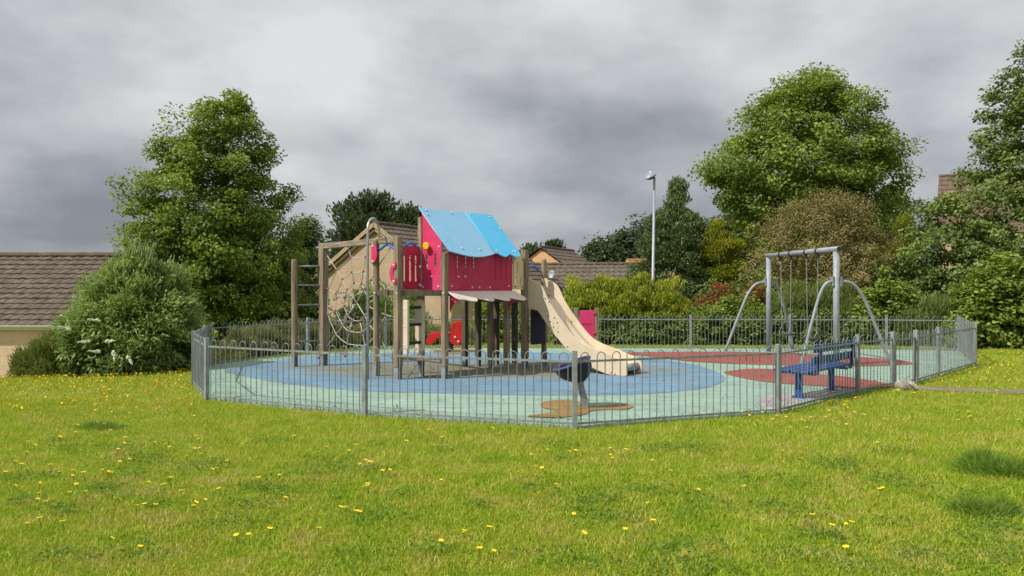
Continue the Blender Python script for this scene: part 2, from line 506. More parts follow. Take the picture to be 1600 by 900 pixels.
# ------------------------------------------------------------------ object helpers
class MB:
    """collects geometry in world coordinates"""

    def __init__(self):
        self.v, self.f = [], []

    def add(self, vs, fs):
        o = len(self.v)
        self.v += [Vector(p) for p in vs]
        self.f += [tuple(i + o for i in f) for f in fs]
        return self

    def frame_box(self, c, X, Y, Z):
        """box with centre c and half-axis vectors X, Y, Z"""
        c = Vector(c)
        vs = [c + X * a + Y * b_ + Z * d for d in (-1, 1) for b_ in (-1, 1) for a in (-1, 1)]
        return self.add(vs, [(0, 2, 3, 1), (4, 5, 7, 6), (0, 1, 5, 4), (2, 6, 7, 3), (0, 4, 6, 2), (1, 3, 7, 5)])

    def beam(self, p, q, w, h, up=Vector((0, 0, 1))):
        p, q = Vector(p), Vector(q)
        d = q - p
        L = d.length
        d.normalize()
        s = d.cross(up)
        if s.length < 1e-4:
            s = d.cross(Vector((1, 0, 0)))
        s.normalize()
        u = s.cross(d)
        return self.frame_box((p + q) / 2, d * (L / 2), s * (w / 2), u * (h / 2))

    def tube(self, pts, r, n=8, cap=True, closed=False):
        pts = [Vector(p) for p in pts]
        rs = r if isinstance(r, (list, tuple)) else [r] * len(pts)
        k = len(pts)
        rings = []
        prev = None
        for i, p in enumerate(pts):
            a = pts[i - 1] if (i > 0 or closed) else p
            c = pts[(i + 1) % k] if (i < k - 1 or closed) else p
            t = (c - a)
            if t.length < 1e-9:
                t = Vector((0, 0, 1))
            t.normalize()
            if prev is None:
                ref = Vector((0, 0, 1)) if abs(t.z) < 0.9 else Vector((1, 0, 0))
                s = t.cross(ref).normalized()
            else:
                s = prev - t * prev.dot(t)
                s.normalize()
            prev = s
            u = t.cross(s)
            rings.append([p + s * (rs[i] * math.cos(2 * math.pi * j / n)) + u * (rs[i] * math.sin(2 * math.pi * j / n)) for j in range(n)])
        o = len(self.v)
        for rg in rings:
            self.v += rg
        m_ = k if closed else k - 1
        for i in range(m_):
            i2 = (i + 1) % k
            for j in range(n):
                j2 = (j + 1) % n
                self.f.append((o + i * n + j, o + i * n + j2, o + i2 * n + j2, o + i2 * n + j))
        if cap and not closed:
            self.f.append(tuple(o + j for j in reversed(range(n))))
            self.f.append(tuple(o + (k - 1) * n + j for j in range(n)))
        return self

    def ball(self, c, r, n=8, m_=5, sq=(1, 1, 1)):
        c = Vector(c)
        vs = [c + Vector((0, 0, r * sq[2]))]
        for i in range(1, m_):
            a = math.pi * i / m_
            for j in range(n):
                t = 2 * math.pi * j / n
                vs.append(c + Vector((r * sq[0] * math.sin(a) * math.cos(t), r * sq[1] * math.sin(a) * math.sin(t), r * sq[2] * math.cos(a))))
        vs.append(c - Vector((0, 0, r * sq[2])))
        fs = [(0, 1 + j, 1 + (j + 1) % n) for j in range(n)]
        for i in range(m_ - 2):
            for j in range(n):
                a, b_ = 1 + i * n + j, 1 + i * n + (j + 1) % n
                fs.append((a, a + n, b_ + n, b_))
        last = len(vs) - 1
        o = 1 + (m_ - 2) * n
        fs += [(last, o + (j + 1) % n, o + j) for j in range(n)]
        return self.add(vs, fs)

    def prism(self, outline, d):
        """closed polygon of 3-D points pushed by vector d"""
        n = len(outline)
        vs = [Vector(p) for p in outline] + [Vector(p) + d for p in outline]
        fs = [tuple(range(n))[::-1], tuple(range(n, 2 * n))]
        fs += [(i, (i + 1) % n, (i + 1) % n + n, i + n) for i in range(n)]
        return self.add(vs, fs)

    def mesh(self, name, mat, origin=Vector((0, 0, 0)), smooth_=False):
        me = bpy.data.meshes.new(name)
        me.from_pydata([tuple(p - origin) for p in self.v], [], self.f)
        me.materials.append(mat)
        me.update()
        bm = bmesh.new()
        bm.from_mesh(me)
        bmesh.ops.recalc_face_normals(bm, faces=bm.faces)
        bm.to_mesh(me)
        bm.free()
        if smooth_:
            for p in me.polygons:
                p.use_smooth = True
        return me

    def build(self, name, mat, parent=None, smooth_=False, bevel=0.0):
        me = self.mesh(name, mat, base_of(parent), smooth_)
        o = link(name, me, parent)
        if bevel:
            md = o.modifiers.new('bevel', 'BEVEL')
            md.width = bevel
            md.segments = 2
            md.limit_method = 'ANGLE'
        return o


def base_of(o):
    v = Vector((0, 0, 0))
    while o is not None:
        v += o.location
        o = o.parent
    return v


def link(name, me, parent=None, loc=None, rot=None):
    o = bpy.data.objects.new(name, me)
    COL.objects.link(o)
    if parent is not None:
        o.parent = parent
    if loc is not None:
        o.location = Vector(loc) - base_of(parent)
    if rot is not None:
        o.rotation_euler = rot
    return o


def tag(o, label=None, cat=None, group=None, kind=None):
    for k, v in (('label', label), ('category', cat), ('group', group), ('kind', kind)):
        if v:
            o[k] = v
    return o


def thing(name, label, cat, loc=(0, 0, 0), group=None):
    o = bpy.data.objects.new(name, None)
    COL.objects.link(o)
    o.location = loc
    o.empty_display_size = 0.2
    return tag(o, label, cat, group)


def plate(name, outline, holes, origin, X, Y, thick, mat, parent, bevel=0.004):
    """flat sheet with holes: outline and holes are (x, y) in the plane origin + x*X + y*Y, thickness centred"""
    cu = bpy.data.curves.new(name, 'CURVE')
    cu.dimensions = '2D'
    cu.fill_mode = 'BOTH'
    cu.extrude = thick / 2 - bevel
    cu.bevel_depth = bevel
    cu.bevel_resolution = 1
    for poly in [outline] + list(holes):
        sp = cu.splines.new('POLY')
        sp.points.add(len(poly) - 1)
        for p, q in zip(sp.points, poly):
            p.co = (q[0], q[1], 0, 1)
        sp.use_cyclic_u = True
    tmp = bpy.data.objects.new('tmp', cu)
    COL.objects.link(tmp)
    bpy.context.view_layer.update()
    me = bpy.data.meshes.new_from_object(tmp.evaluated_get(bpy.context.evaluated_depsgraph_get()))
    bpy.data.objects.remove(tmp)
    bpy.data.curves.remove(cu)
    X, Y = Vector(X).normalized(), Vector(Y).normalized()
    Z = X.cross(Y)
    R = Matrix((X, Y, Z)).transposed().to_4x4()
    me.transform(Matrix.Translation(Vector(origin) - base_of(parent)) @ R)
    me.materials.clear()
    me.materials.append(mat)
    me.name = name
    return link(name, me, parent)


def rrect(x0, y0, x1, y1, r, n=4):
    pts = []
    for cx, cy, a0 in ((x1 - r, y1 - r, 0), (x0 + r, y1 - r, 90), (x0 + r, y0 + r, 180), (x1 - r, y0 + r, 270)):
        for i in range(n + 1):
            a = math.radians(a0 + 90 * i / n)
            pts.append((cx + r * math.cos(a), cy + r * math.sin(a)))
    return pts


def spline(pts, k=6, closed=True):
    """Catmull-Rom through the points"""
    out = []
    n = len(pts)
    rng = range(n) if closed else range(n - 1)
    g = (lambda i: pts[i % n]) if closed else (lambda i: pts[max(0, min(n - 1, i))])
    for i in rng:
        p0, p1, p2, p3 = (Vector(g(i + j)) for j in (-1, 0, 1, 2))
        for s in range(k):
            t = s / k
            out.append(0.5 * ((2 * p1) + (p2 - p0) * t + (2 * p0 - 5 * p1 + 4 * p2 - p3) * t * t + (3 * p1 - p0 - 3 * p2 + p3) * t ** 3))
    if not closed:
        out.append(Vector(pts[-1]))
    return out


_bolts = {}


def bolt(parent, p, nrm, r=0.022, mat='bolt'):
    key = (round(r, 4), mat)
    if key not in _bolts:
        mb = MB()
        n = 8
        rings = [(r, 0.0), (r * 0.9, r * 0.35), (r * 0.45, r * 0.6)]
        vs = [(q * math.cos(2 * math.pi * j / n), q * math.sin(2 * math.pi * j / n), h) for q, h in rings for j in range(n)]
        fs = [(i * n + j, i * n + (j + 1) % n, (i + 1) * n + (j + 1) % n, (i + 1) * n + j) for i in range(2) for j in range(n)]
        fs.append(tuple(2 * n + j for j in range(n)))
        mb.add(vs, fs)
        _bolts[key] = mb.mesh('bolt', M[mat])
    o = link('bolt', _bolts[key], parent, p, Vector(nrm).to_track_quat('Z', 'Y').to_euler())
    return o


# ------------------------------------------------------------------ foliage builders
def unit(a):
    return a / np.maximum(np.linalg.norm(a, axis=1, keepdims=True), 1e-9)


def leaf_mesh(name, C, N, T, L, W, tint, mat, parent, fold=0.18):
    """one small folded leaf per row; C centre, N normal, T long axis"""
    T = unit(T)
    N = unit(N - T * np.sum(N * T, axis=1, keepdims=True))
    B = np.cross(N, T)
    n = len(C)
    L = np.broadcast_to(L, (n,))[:, None]
    W = np.broadcast_to(W, (n,))[:, None]
    base = np.array(base_of(parent))
    V = np.empty((n, 4, 3), np.float32)
    V[:, 0] = C - T * L * 0.5
    V[:, 1] = C + B * W * 0.5 + N * W * fold
    V[:, 2] = C + T * L * 0.5
    V[:, 3] = C - B * W * 0.5 + N * W * fold
    V = V.reshape(-1, 3) - base
    me = bpy.data.meshes.new(name)
    me.vertices.add(n * 4)
    me.vertices.foreach_set('co', V.astype(np.float32).ravel())
    me.loops.add(n * 4)
    me.loops.foreach_set('vertex_index', np.arange(n * 4, dtype=np.int32))
    me.polygons.add(n)
    me.polygons.foreach_set('loop_start', np.arange(0, n * 4, 4, dtype=np.int32))
    at = me.attributes.new('tint', 'FLOAT', 'FACE')
    at.data.foreach_set('value', np.clip(tint, 0, 1).astype(np.float32))
    me.materials.append(mat)
    me.update(calc_edges=True)
    return link(name, me, parent)


def clusters_to_leaves(centres, rc, per, L, W, axis=None, style='broad', out_from=None, flat=0.6):
    k = len(centres)
    C = np.repeat(centres, per, axis=0)
    n = len(C)
    r = np.repeat(np.broadcast_to(rc, (k,)), per)[:, None]
    off = RNG.normal(size=(n, 3))
    off = unit(off) * (RNG.random((n, 1)) ** 0.45)
    off[:, 2] *= flat
    P = C + off * r
    ct = np.repeat(RNG.normal(0.0, 0.13, k), per)
    tint = 0.48 + ct + RNG.normal(0, 0.17, n) + 0.10 * off[:, 2]
    o = (P - out_from) if out_from is not None else off
    o = unit(o)
    if style == 'broad':
        N = unit(o * 0.55 + np.array([0, 0, 0.75]) + RNG.normal(size=(n, 3)) * 0.55)
        T = unit(np.cross(N, RNG.normal(size=(n, 3)))) + np.array([0, 0, -0.25]) + o * 0.3
    elif style == 'blade':       # long narrow leaves reaching up and out
        T = unit(o * 0.6 + np.array([0, 0, 0.9]) + RNG.normal(size=(n, 3)) * 0.35)
        N = RNG.normal(size=(n, 3))
    elif style == 'arch':        # long leaves arching outward and down
        T = unit(o * 0.9 + np.array([0, 0, 0.15]) + RNG.normal(size=(n, 3)) * 0.55)
        N = unit(np.array([0, 0, 1.0]) + RNG.normal(size=(n, 3)) * 0.45)
    elif style == 'spray':       # conifer sprays
        T = unit(o * 1.0 + np.array([0, 0, 0.35]) + RNG.normal(size=(n, 3)) * 0.45)
        N = unit(o + RNG.normal(size=(n, 3)) * 0.6)
    Lr = L * (0.65 + 0.7 * RNG.random(n))
    Wr = W * (0.65 + 0.7 * RNG.random(n))
    return P, N, T, Lr, Wr, tint


def prof_at(prof, z):
    zs = np.array([p[0] for p in prof])
    o = np.argsort(zs)
    return (np.interp(z, zs[o], np.array([p[1] for p in prof])[o]), np.interp(z, zs[o], np.array([p[2] for p in prof])[o]))


def crown_points(prof, cy, dr, n, rc, shell=0.45, jitter=0.12, lobes=0):
    """cluster centres inside a crown given as rows (z, centre x, half width); cy is the crown's distance"""
    zmin, zmax = min(p[0] for p in prof), max(p[0] for p in prof)
    out = []
    if lobes:
        # boughs first, then the leaf clusters gathered round each bough's end
        a_mean = float(np.mean([p[2] for p in prof]))
        lr = a_mean * 0.235
        cand = crown_points(prof, cy, dr, lobes * 14, lr * 0.75, 0.30, 0.03)
        pick = [int(RNG.integers(len(cand)))]
        dist = np.linalg.norm(cand - cand[pick[0]], axis=1)
        for _ in range(lobes - 1):          # boughs spread evenly through the crown
            nxt = int(np.argmax(dist * (0.8 + 0.4 * RNG.random(len(cand)))))
            pick.append(nxt)
            dist = np.minimum(dist, np.linalg.norm(cand - cand[nxt], axis=1))
        b_ = cand[pick]
        nf_ = int(n * 0.55)
        fill = crown_points(prof, cy, dr, nf_, rc * 1.0, 0.42, 0.07)
        n = n - nf_
        k = np.arange(n) % lobes
        o = unit(RNG.normal(size=(n, 3))) * (RNG.random((n, 1)) ** 0.4) * lr * (0.75 + 0.5 * RNG.random(lobes)[k])[:, None]
        o[:, 2] *= 0.8
        c = b_[k] + o
        c = np.concatenate([c, fill])
        c[:, 2] = np.clip(c[:, 2], zmin, zmax)
        return c
    amax = max(p[2] for p in prof)
    while len(out) < n:
        z = zmin + (zmax - zmin) * RNG.random()
        cx, a = prof_at(prof, z)
        if RNG.random() > (a / amax) ** 1.3 + 0.06:
            continue
        th = RNG.random() * 2 * math.pi
        r = RNG.random() ** shell
        r *= 1 + jitter * RNG.normal()
        aa = max(a - rc * 0.75, a * 0.25)
        out.append((cx + aa * r * math.cos(th), cy + aa * dr * r * math.sin(th), z))
    return np.array(out)


def px_profile(rows, d):
    """rows (y, xleft, xright) measured in the photo, at distance d"""
    return [(EYE + (HZ - y) * d / F_PX, ((a + b_) / 2 - 800) * d / F_PX, (b_ - a) / 2 * d / F_PX) for y, a, b_ in rows]


def limbs(name, base, top, r0, centres, k, mat, parent, lean=0.35, rmin=0.012):
    """tapered trunk with limbs to k of the leaf clusters"""
    mb = MB()
    base, top = Vector(base), Vector(top)
    pts, rs = [], []
    for i in range(9):
        t = i / 8
        p = base.lerp(top, t) + Vector((random.gauss(0, r0 * 0.35), random.gauss(0, r0 * 0.35), 0)) * (1 if i else 0)
        pts.append(p)
        rs.append(max(rmin, r0 * (1.25 if i == 0 else 1) * (1 - t) ** 0.8))
    mb.tube(pts, rs, 9)
    idx = RNG.choice(len(centres), min(k, len(centres)), replace=False)
    for i in idx:
        c = Vector(centres[i])
        hd = ((c.x - base.x) ** 2 + (c.y - base.y) ** 2) ** 0.5
        z0 = max(base.z + 0.18 * (top.z - base.z), c.z - hd * (0.5 + lean * random.random()))
        t = min(0.95, max(0.1, (z0 - base.z) / max(0.1, top.z - base.z)))
        s = base.lerp(top, t)
        rr = max(rmin * 1.2, r0 * (1 - t) ** 0.8 * 0.45)
        mid = s.lerp(c, 0.5) + Vector((random.gauss(0, .06), random.gauss(0, .06), 0.08 * hd))
        q = s.lerp(c, 0.25) + Vector((0, 0, 0.05 * hd))
        mb.tube([s, q, mid, c], [rr, rr * 0.8, rr * 0.5, rmin * 0.6], 5)
    return mb.build(name, mat, parent, True)


def tree(name, label, cat, rows, d, dr, n, rc, per, L, W, leaf, trunk_px, base_z, r0, group=None, style='broad', shell=0.42, nl=40, flat=0.6, trunk_top=0.9, jitter=0.12, extra=0.0, lobes=0, parts=('crown', 'trunk')):
    prof = px_profile(rows, d)
    tx = (trunk_px - 800) * d / F_PX
    root = thing(name, label, cat, (tx, d, base_z), group)
    cs = crown_points(prof, d, dr, n, rc, shell, jitter, lobes)
    ztop = max(p[0] for p in prof)
    zmid = np.mean([p[0] for p in prof])
    cxm = np.mean([p[1] for p in prof])
    rcs = rc * (0.7 + 0.6 * RNG.random(len(cs)))
    P, N, T, Lr, Wr, tint = clusters_to_leaves(cs, rcs, per, L, W, style=style, out_from=np.array([cxm, d, zmid - 0.3 * (ztop - zmid)]), flat=flat)
    q = P / (rc * 3.2)      # whole boughs differ a little in leaf colour
    tint = tint + 0.13 * np.sin(q[:, 0] * 2.1 + 1.3 * np.sin(q[:, 2] * 1.7)) * np.cos(q[:, 2] * 1.9 + q[:, 1] * 1.4)
    leaf_mesh(parts[0], P, N, T, Lr, Wr, tint + extra, M[leaf], root)
    topz = base_z + (ztop - base_z) * trunk_top
    cx, _ = prof_at(prof, topz)
    limbs(parts[1], (tx, d, base_z - 0.1), (cx, d, topz), r0, cs, nl, M['bark'], root)
    return root


def shrub(name, label, cat, line, heights, depth, n, rc, per, L, W, leaf, group=None, style='broad', flat=0.8, shell=0.5, extra=0.0, stems=14, low=0.05, kind=None):
    """a shrub or hedge along a plan line [(x, y)...], with a height above ground at each point, depth = half thickness"""
    line = [Vector((p[0], p[1])) for p in line]
    cum = [0.0]
    for a, b_ in zip(line, line[1:]):
        cum.append(cum[-1] + (b_ - a).length)
    tot = cum[-1]
    mid = line[len(line) // 2]
    root = thing(name, label, cat, (mid.x, mid.y, float(gz(mid.x, mid.y))), group)
    cs = []
    cl = []
    for _ in range(n):
        s = RNG.random() * tot
        x = np.interp(s, cum, [p.x for p in line])
        y = np.interp(s, cum, [p.y for p in line])
        h = np.interp(s, cum, heights)
        i = min(len(line) - 2, max(0, int(np.searchsorted(cum, s)) - 1))
        dvec = (line[i + 1] - line[i]).normalized()
        nv = Vector((-dvec.y, dvec.x))
        a = RNG.random() * math.pi
        r = RNG.random() ** shell
        off = math.cos(a) * r * max(0.05, depth - rc * 0.5)
        endf = min(1.0, 0.45 + min(s, tot - s) / max(0.3, depth))
        hz = math.sin(a) ** 0.7 * r * max(0.1, h * endf - rc * flat * 0.6) * (1 + 0.12 * RNG.normal())
        z0 = float(gz(x, y))
        cs.append((x + nv.x * off, y + nv.y * off, z0 + max(low, hz)))
        cl.append((x, y, z0 + h * 0.15))
    cs = np.array(cs)
    rcs = rc * (0.7 + 0.6 * RNG.random(len(cs)))
    P, N, T, Lr, Wr, tint = clusters_to_leaves(cs, rcs, per, L, W, style=style, flat=flat, out_from=np.repeat(np.array(cl), per, axis=0))
    keep = P[:, 2] > gz(P[:, 0], P[:, 1]) + 0.01
    leaf_mesh('foliage', P[keep], N[keep], T[keep], Lr[keep], Wr[keep], tint[keep] + extra, M[leaf], root)
    mb = MB()
    for _ in range(stems):
        i = int(RNG.integers(len(cs)))
        c = Vector(cs[i])
        b0 = Vector(cl[i])
        b0.z = float(gz(b0.x, b0.y)) - 0.03
        b0 += Vector((random.gauss(0, .1), random.gauss(0, .1), 0))
        mb.tube([b0, b0.lerp(c, 0.5) + Vector((0, 0, .1)), c], [0.02, 0.014, 0.006], 5)
    mb.build('stems', M['bark'], root, True)
    return root


# ================================================================== THE SETTING
# ---- lawn and land: one sheet to the horizon
xs = np.unique(np.concatenate([np.linspace(-900, -60, 15), np.linspace(-60, -16, 23), np.linspace(-16, 16, 81), np.linspace(16, 60, 23), np.linspace(60, 900, 15)]))
ys = np.unique(np.concatenate([np.linspace(-60, 0, 13), np.linspace(0, 36, 91), np.linspace(36, 120, 30), np.linspace(120, 1400, 30)]))
gx, gy = np.meshgrid(xs, ys)
gzv = gz(gx, gy)
V = np.stack([gx, gy, gzv], -1).reshape(-1, 3)
nx_ = len(xs)
faces = [(j * nx_ + i, j * nx_ + i + 1, (j + 1) * nx_ + i + 1, (j + 1) * nx_ + i) for j in range(len(ys) - 1) for i in range(nx_ - 1)]
me = bpy.data.meshes.new('lawn')
me.from_pydata(V.tolist(), [], faces)
me.materials.append(M['lawn'])
for p in me.polygons:
    p.use_smooth = True
tag(link('lawn', me), kind='structure')

# ---- fence line and the play surface inside it
FP = {k: G(*v) for k, v in dict(B=(302, 601), C=(323, 625), D=(570, 650), E=(898, 670), F=(1216, 647), G=(1340, 614), H=(1395, 604.5), I=(1431, 598.5),
                                J=(1466, 588), K=(1524, 571), L=(1498, 549), M=(1385, 547), N=(1234, 546), O=(1079, 545.5), P=(922, 545), Q=(764, 545), R=(603, 546), S=(481, 555), A=(329, 571)).items()}
order = 'BCDEFGHIJKLMNOPQRSA'
poly = [FP[k] for k in order]


def inside(x, y, grow=0.0):
    x = np.asarray(x)
    y = np.asarray(y)
    c = np.zeros(x.shape, bool)
    n = len(poly)
    cx = sum(p.x for p in poly) / n
    cy = sum(p.y for p in poly) / n
    q = [(cx + (p.x - cx) * (1 + grow), cy + (p.y - cy) * (1 + grow)) for p in poly]
    for i in range(n):
        x1, y1 = q[i]
        x2, y2 = q[i - 1]
        c ^= ((y1 > y) != (y2 > y)) & (x < (x2 - x1) * (y - y1) / (y2 - y1 + 1e-12) + x1)
    return c


def sheet(name, pts, z, mat, label=None):
    mb = MB()
    mb.prism([(p[0], p[1], z) for p in pts], Vector((0, 0, -0.003)))
    o = mb.build(name, mat)
    return tag(o, kind='structure')


mb = MB()
mb.prism([(p.x, p.y, 0.02) for p in poly], Vector((0, 0, -0.10)))
tag(mb.build('play_surface', M['mint']), kind='structure')
blue_px = [(350, 581), (400, 571), (455, 562), (530, 556), (620, 552.5), (740, 552), (860, 552.5), (960, 556), (1020, 561), (1075, 570), (1112, 580), (1133, 592), (1120, 603), (1085, 611),
           (1020, 617), (940, 619.5), (840, 620), (740, 618), (650, 616), (570, 613.5), (490, 607), (430, 599), (385, 590)]
blue_poly = spline([G(*p) for p in blue_px], 5)
sheet('blue_play_surface', blue_poly, 0.025, M['blue_pour'])
red1 = [(962, 553.5), (1020, 551.5), (1100, 551), (1200, 552.5), (1290, 556), (1370, 561.5), (1428, 569), (1390, 573), (1300, 574), (1200, 572), (1120, 569), (1060, 564.5), (1010, 558)]
sheet('red_play_surface', spline([G(*p) for p in red1], 5), 0.030, M['red_pour'])
red2 = [(1131, 583.5), (1162, 579), (1200, 578.7), (1256, 584.5), (1330, 592), (1394, 603.5), (1375, 608), (1343, 610), (1290, 606), (1230, 602), (1183, 597), (1151, 590.5)]
sheet('red_play_surface', spline([G(*p) for p in red2], 5), 0.030, M['red_pour'])
tan1 = [(824, 653.5), (850, 649), (868, 645), (848, 640), (845, 633), (862, 628.5), (890, 627.5), (905, 631), (918, 638), (945, 636), (975, 633.5), (990, 638), (975, 643), (950, 643), (925, 645), (912, 651), (880, 655), (850, 655.5)]
sheet('tan_play_surface', spline([G(*p) for p in tan1], 4), 0.030, M['tan_pour'])
tan2 = [(676, 550), (700, 547.5), (735, 547.2), (742, 550), (720, 554), (690, 555)]
sheet('tan_play_surface', spline([G(*p) for p in tan2], 4), 0.030, M['tan_pour'])
mauve = [(1182, 630), (1200, 621), (1250, 616), (1300, 612), (1330, 610.5), (1318, 617), (1262, 632), (1222, 643), (1196, 645)]
sheet('bench_pad', [G(*p) for p in mauve], 0.034, M['mauve_pour'])
# ---- earth path at the gate
pth = [G(1428, 603.5), G(1470, 606), G(1540, 608.5), G(1620, 609.5), G(1760, 611), G(1900, 614), G(1900, 624), G(1760, 619.5), G(1620, 616), G(1540, 614), G(1470, 611.5), G(1425, 609)]
mb = MB()
mb.prism([(p.x, p.y, 0.012) for p in pth], Vector((0, 0, -0.05)))
tag(mb.build('path', M['path']), kind='structure')
path_np = [(p.x, p.y) for p in pth]


def on_path(x, y):
    c = np.zeros(np.asarray(x).shape, bool)
    n = len(path_np)
    for i in range(n):
        x1, y1 = path_np[i]
        x2, y2 = path_np[i - 1]
        c ^= ((y1 > y) != (y2 > y)) & (x < (x2 - x1) * (y - y1) / (y2 - y1 + 1e-12) + x1)
    return c


# ---- grass blades
def grass(n, y0, y1, hgt, wid, side=1.0):
    y = np.sqrt(y0 ** 2 + (y1 ** 2 - y0 ** 2) * RNG.random(n))
    x = (RNG.random(n) * 2 - 1) * side * y
    k = ~inside(x, y, 0.004) & ~on_path(x, y)
    x, y = x[k], y[k]
    n = len(x)
    tuft = np.sin(x * 3.1 + np.sin(y * 2.3) * 1.7) * np.cos(y * 2.7 + np.sin(x * 1.9)) * 0.5 + 0.5
    h = hgt * (0.5 + 0.75 * RNG.random(n)) * (0.75 + 0.5 * tuft)
    w = wid * (0.7 + 0.6 * RNG.random(n))
    a = RNG.random(n) * 2 * math.pi
    la = RNG.random(n) * 2 * math.pi
    lean = h * (0.25 + 0.9 * RNG.random(n))
    z = gz(x, y)
    return x, y, z, h, w, a, la, lean


def grass_mesh(parts):
    Vs, Is, ls, tint = [], [], [], []
    off = 0
    for (x, y, z, h, w, a, la, lean), near in parts:
        n = len(x)
        dx, dy = np.cos(a) * w / 2, np.sin(a) * w / 2
        lx, ly = np.cos(la) * lean, np.sin(la) * lean
        t = 0.5 + RNG.normal(0, 0.18, n)
        dry = RNG.random(n) < 0.10
        t[dry] = 0.97
        if near:
            v = np.empty((n, 5, 3), np.float32)
            v[:, 0] = np.stack([x - dx, y - dy, z - 0.005], 1)
            v[:, 1] = np.stack([x + dx, y + dy, z - 0.005], 1)
            v[:, 2] = np.stack([x + dx * .8 + lx * .35, y + dy * .8 + ly * .35, z + h * .6], 1)
            v[:, 3] = np.stack([x - dx * .8 + lx * .35, y - dy * .8 + ly * .35, z + h * .6], 1)
            v[:, 4] = np.stack([x + lx, y + ly, z + h], 1)
            i0 = off + np.arange(n) * 5
            idx = np.stack([i0, i0 + 1, i0 + 2, i0 + 3, i0 + 3, i0 + 2, i0 + 4], 1)
            Is.append(idx.ravel())
            ls.append(np.tile([4, 3], n))
            tint.append(np.repeat(t, 2))
            off += n * 5
        else:
            v = np.empty((n, 3, 3), np.float32)
            v[:, 0] = np.stack([x - dx, y - dy, z - 0.005], 1)
            v[:, 1] = np.stack([x + dx, y + dy, z - 0.005], 1)
            v[:, 2] = np.stack([x + lx, y + ly, z + h], 1)
            i0 = off + np.arange(n) * 3
            Is.append(np.stack([i0, i0 + 1, i0 + 2], 1).ravel())
            ls.append(np.full(n, 3))
            tint.append(t)
            off += n * 3
        Vs.append(v.reshape(-1, 3))
    V = np.concatenate(Vs)
    I = np.concatenate(Is).astype(np.int32)
    ln = np.concatenate(ls)
    me = bpy.data.meshes.new('grass')
    me.vertices.add(len(V))
    me.vertices.foreach_set('co', V.ravel())
    me.loops.add(len(I))
    me.loops.foreach_set('vertex_index', I)
    me.polygons.add(len(ln))
    me.polygons.foreach_set('loop_start', np.concatenate([[0], np.cumsum(ln)[:-1]]).astype(np.int32))
    at = me.attributes.new('tint', 'FLOAT', 'FACE')
    at.data.foreach_set('value', np.clip(np.concatenate(tint), 0, 1).astype(np.float32))
    me.materials.append(M['blade'])
    me.update(calc_edges=True)
    return me


gm = grass_mesh([(grass(235000, 3.0, 7.0, 0.034, 0.0055), True), (grass(155000, 7.0, 11.5, 0.045, 0.009), False), (grass(150000, 11.5, 23.0, 0.05, 0.017, 1.05), False)])
tag(link('grass', gm), 'short mown green lawn grass with drier yellowish patches', 'grass', kind='stuff')


# coarse dark tussocks standing out of the lawn
def tussock(label, clumps, h, n):
    c = G(*clumps[0][:2])
    root = thing('grass_tussock', label, 'grass tuft', (c.x, c.y, 0))
    Ps, Ts, Hs = [], [], []
    for px, py, rx in clumps:
        q = G(px, py)
        x = q.x + RNG.normal(0, rx * 0.75, n)
        y = q.y + RNG.normal(0, rx * 0.6, n)
        f = np.exp(-(((x - q.x) / rx) ** 2 + ((y - q.y) / rx) ** 2) * 0.5)
        hh = h * (0.35 + 0.9 * RNG.random(n)) * (0.35 + 0.75 * f)
        out = np.stack([x - q.x, y - q.y], 1) * 0.7 + RNG.normal(0, 0.10, (n, 2))
        Ts.append(np.stack([out[:, 0], out[:, 1], hh * 1.1], 1))
        Ps.append(np.stack([x, y, hh * 0.38], 1))
        Hs.append(hh)
    P, T, hh = np.concatenate(Ps), np.concatenate(Ts), np.concatenate(Hs)
    m_ = len(P)
    tag(leaf_mesh('blades', P, RNG.normal(size=(m_, 3)), T, np.maximum(hh * 1.15, 0.035), 0.007, 0.45 + RNG.normal(0, 0.2, m_), M['blade_dark'], root, 0.05), kind='stuff')
    return root


tussock('large dark green grass tussock at the right edge of the lawn, the farther one', [(1550, 738, .22), (1592, 744, .24), (1532, 730, .12)], 0.19, 1000)
tussock('low dark green grass tussock nearest the lower right corner', [(1516, 800, .12), (1545, 807, .15), (1568, 801, .10)], 0.13, 620)
tussock('small dark grass tussock on the lawn left of the fence corner', [(150, 668, .17), (170, 671, .15)], 0.10, 450)


# clover and plantain patches lying in the lawn
cx_, cy_ = [], []
for _ in range(80):
    q = G(random.uniform(0, 1600), random.uniform(690, 900))
    r = random.uniform(0.06, 0.22)
    k = int(900 * r)
    cx_.append(q.x + RNG.normal(0, r, k))
    cy_.append(q.y + RNG.normal(0, r * 0.8, k))
cx_, cy_ = np.concatenate(cx_), np.concatenate(cy_)
kp = ~inside(cx_, cy_, 0.01)
cx_, cy_ = cx_[kp], cy_[kp]
n = len(cx_)
P = np.stack([cx_, cy_, 0.022 + 0.02 * RNG.random(n)], 1)
o = leaf_mesh('clover', P, np.tile([[0, 0, 1.0]], (n, 1)) + RNG.normal(0, .4, (n, 3)), RNG.normal(size=(n, 3)), 0.032, 0.017, 0.45 + RNG.normal(0, .2, n), M['blade_dark'], None)
tag(o, 'patches of darker clover and broad weeds lying in the lawn', 'clover', kind='stuff')


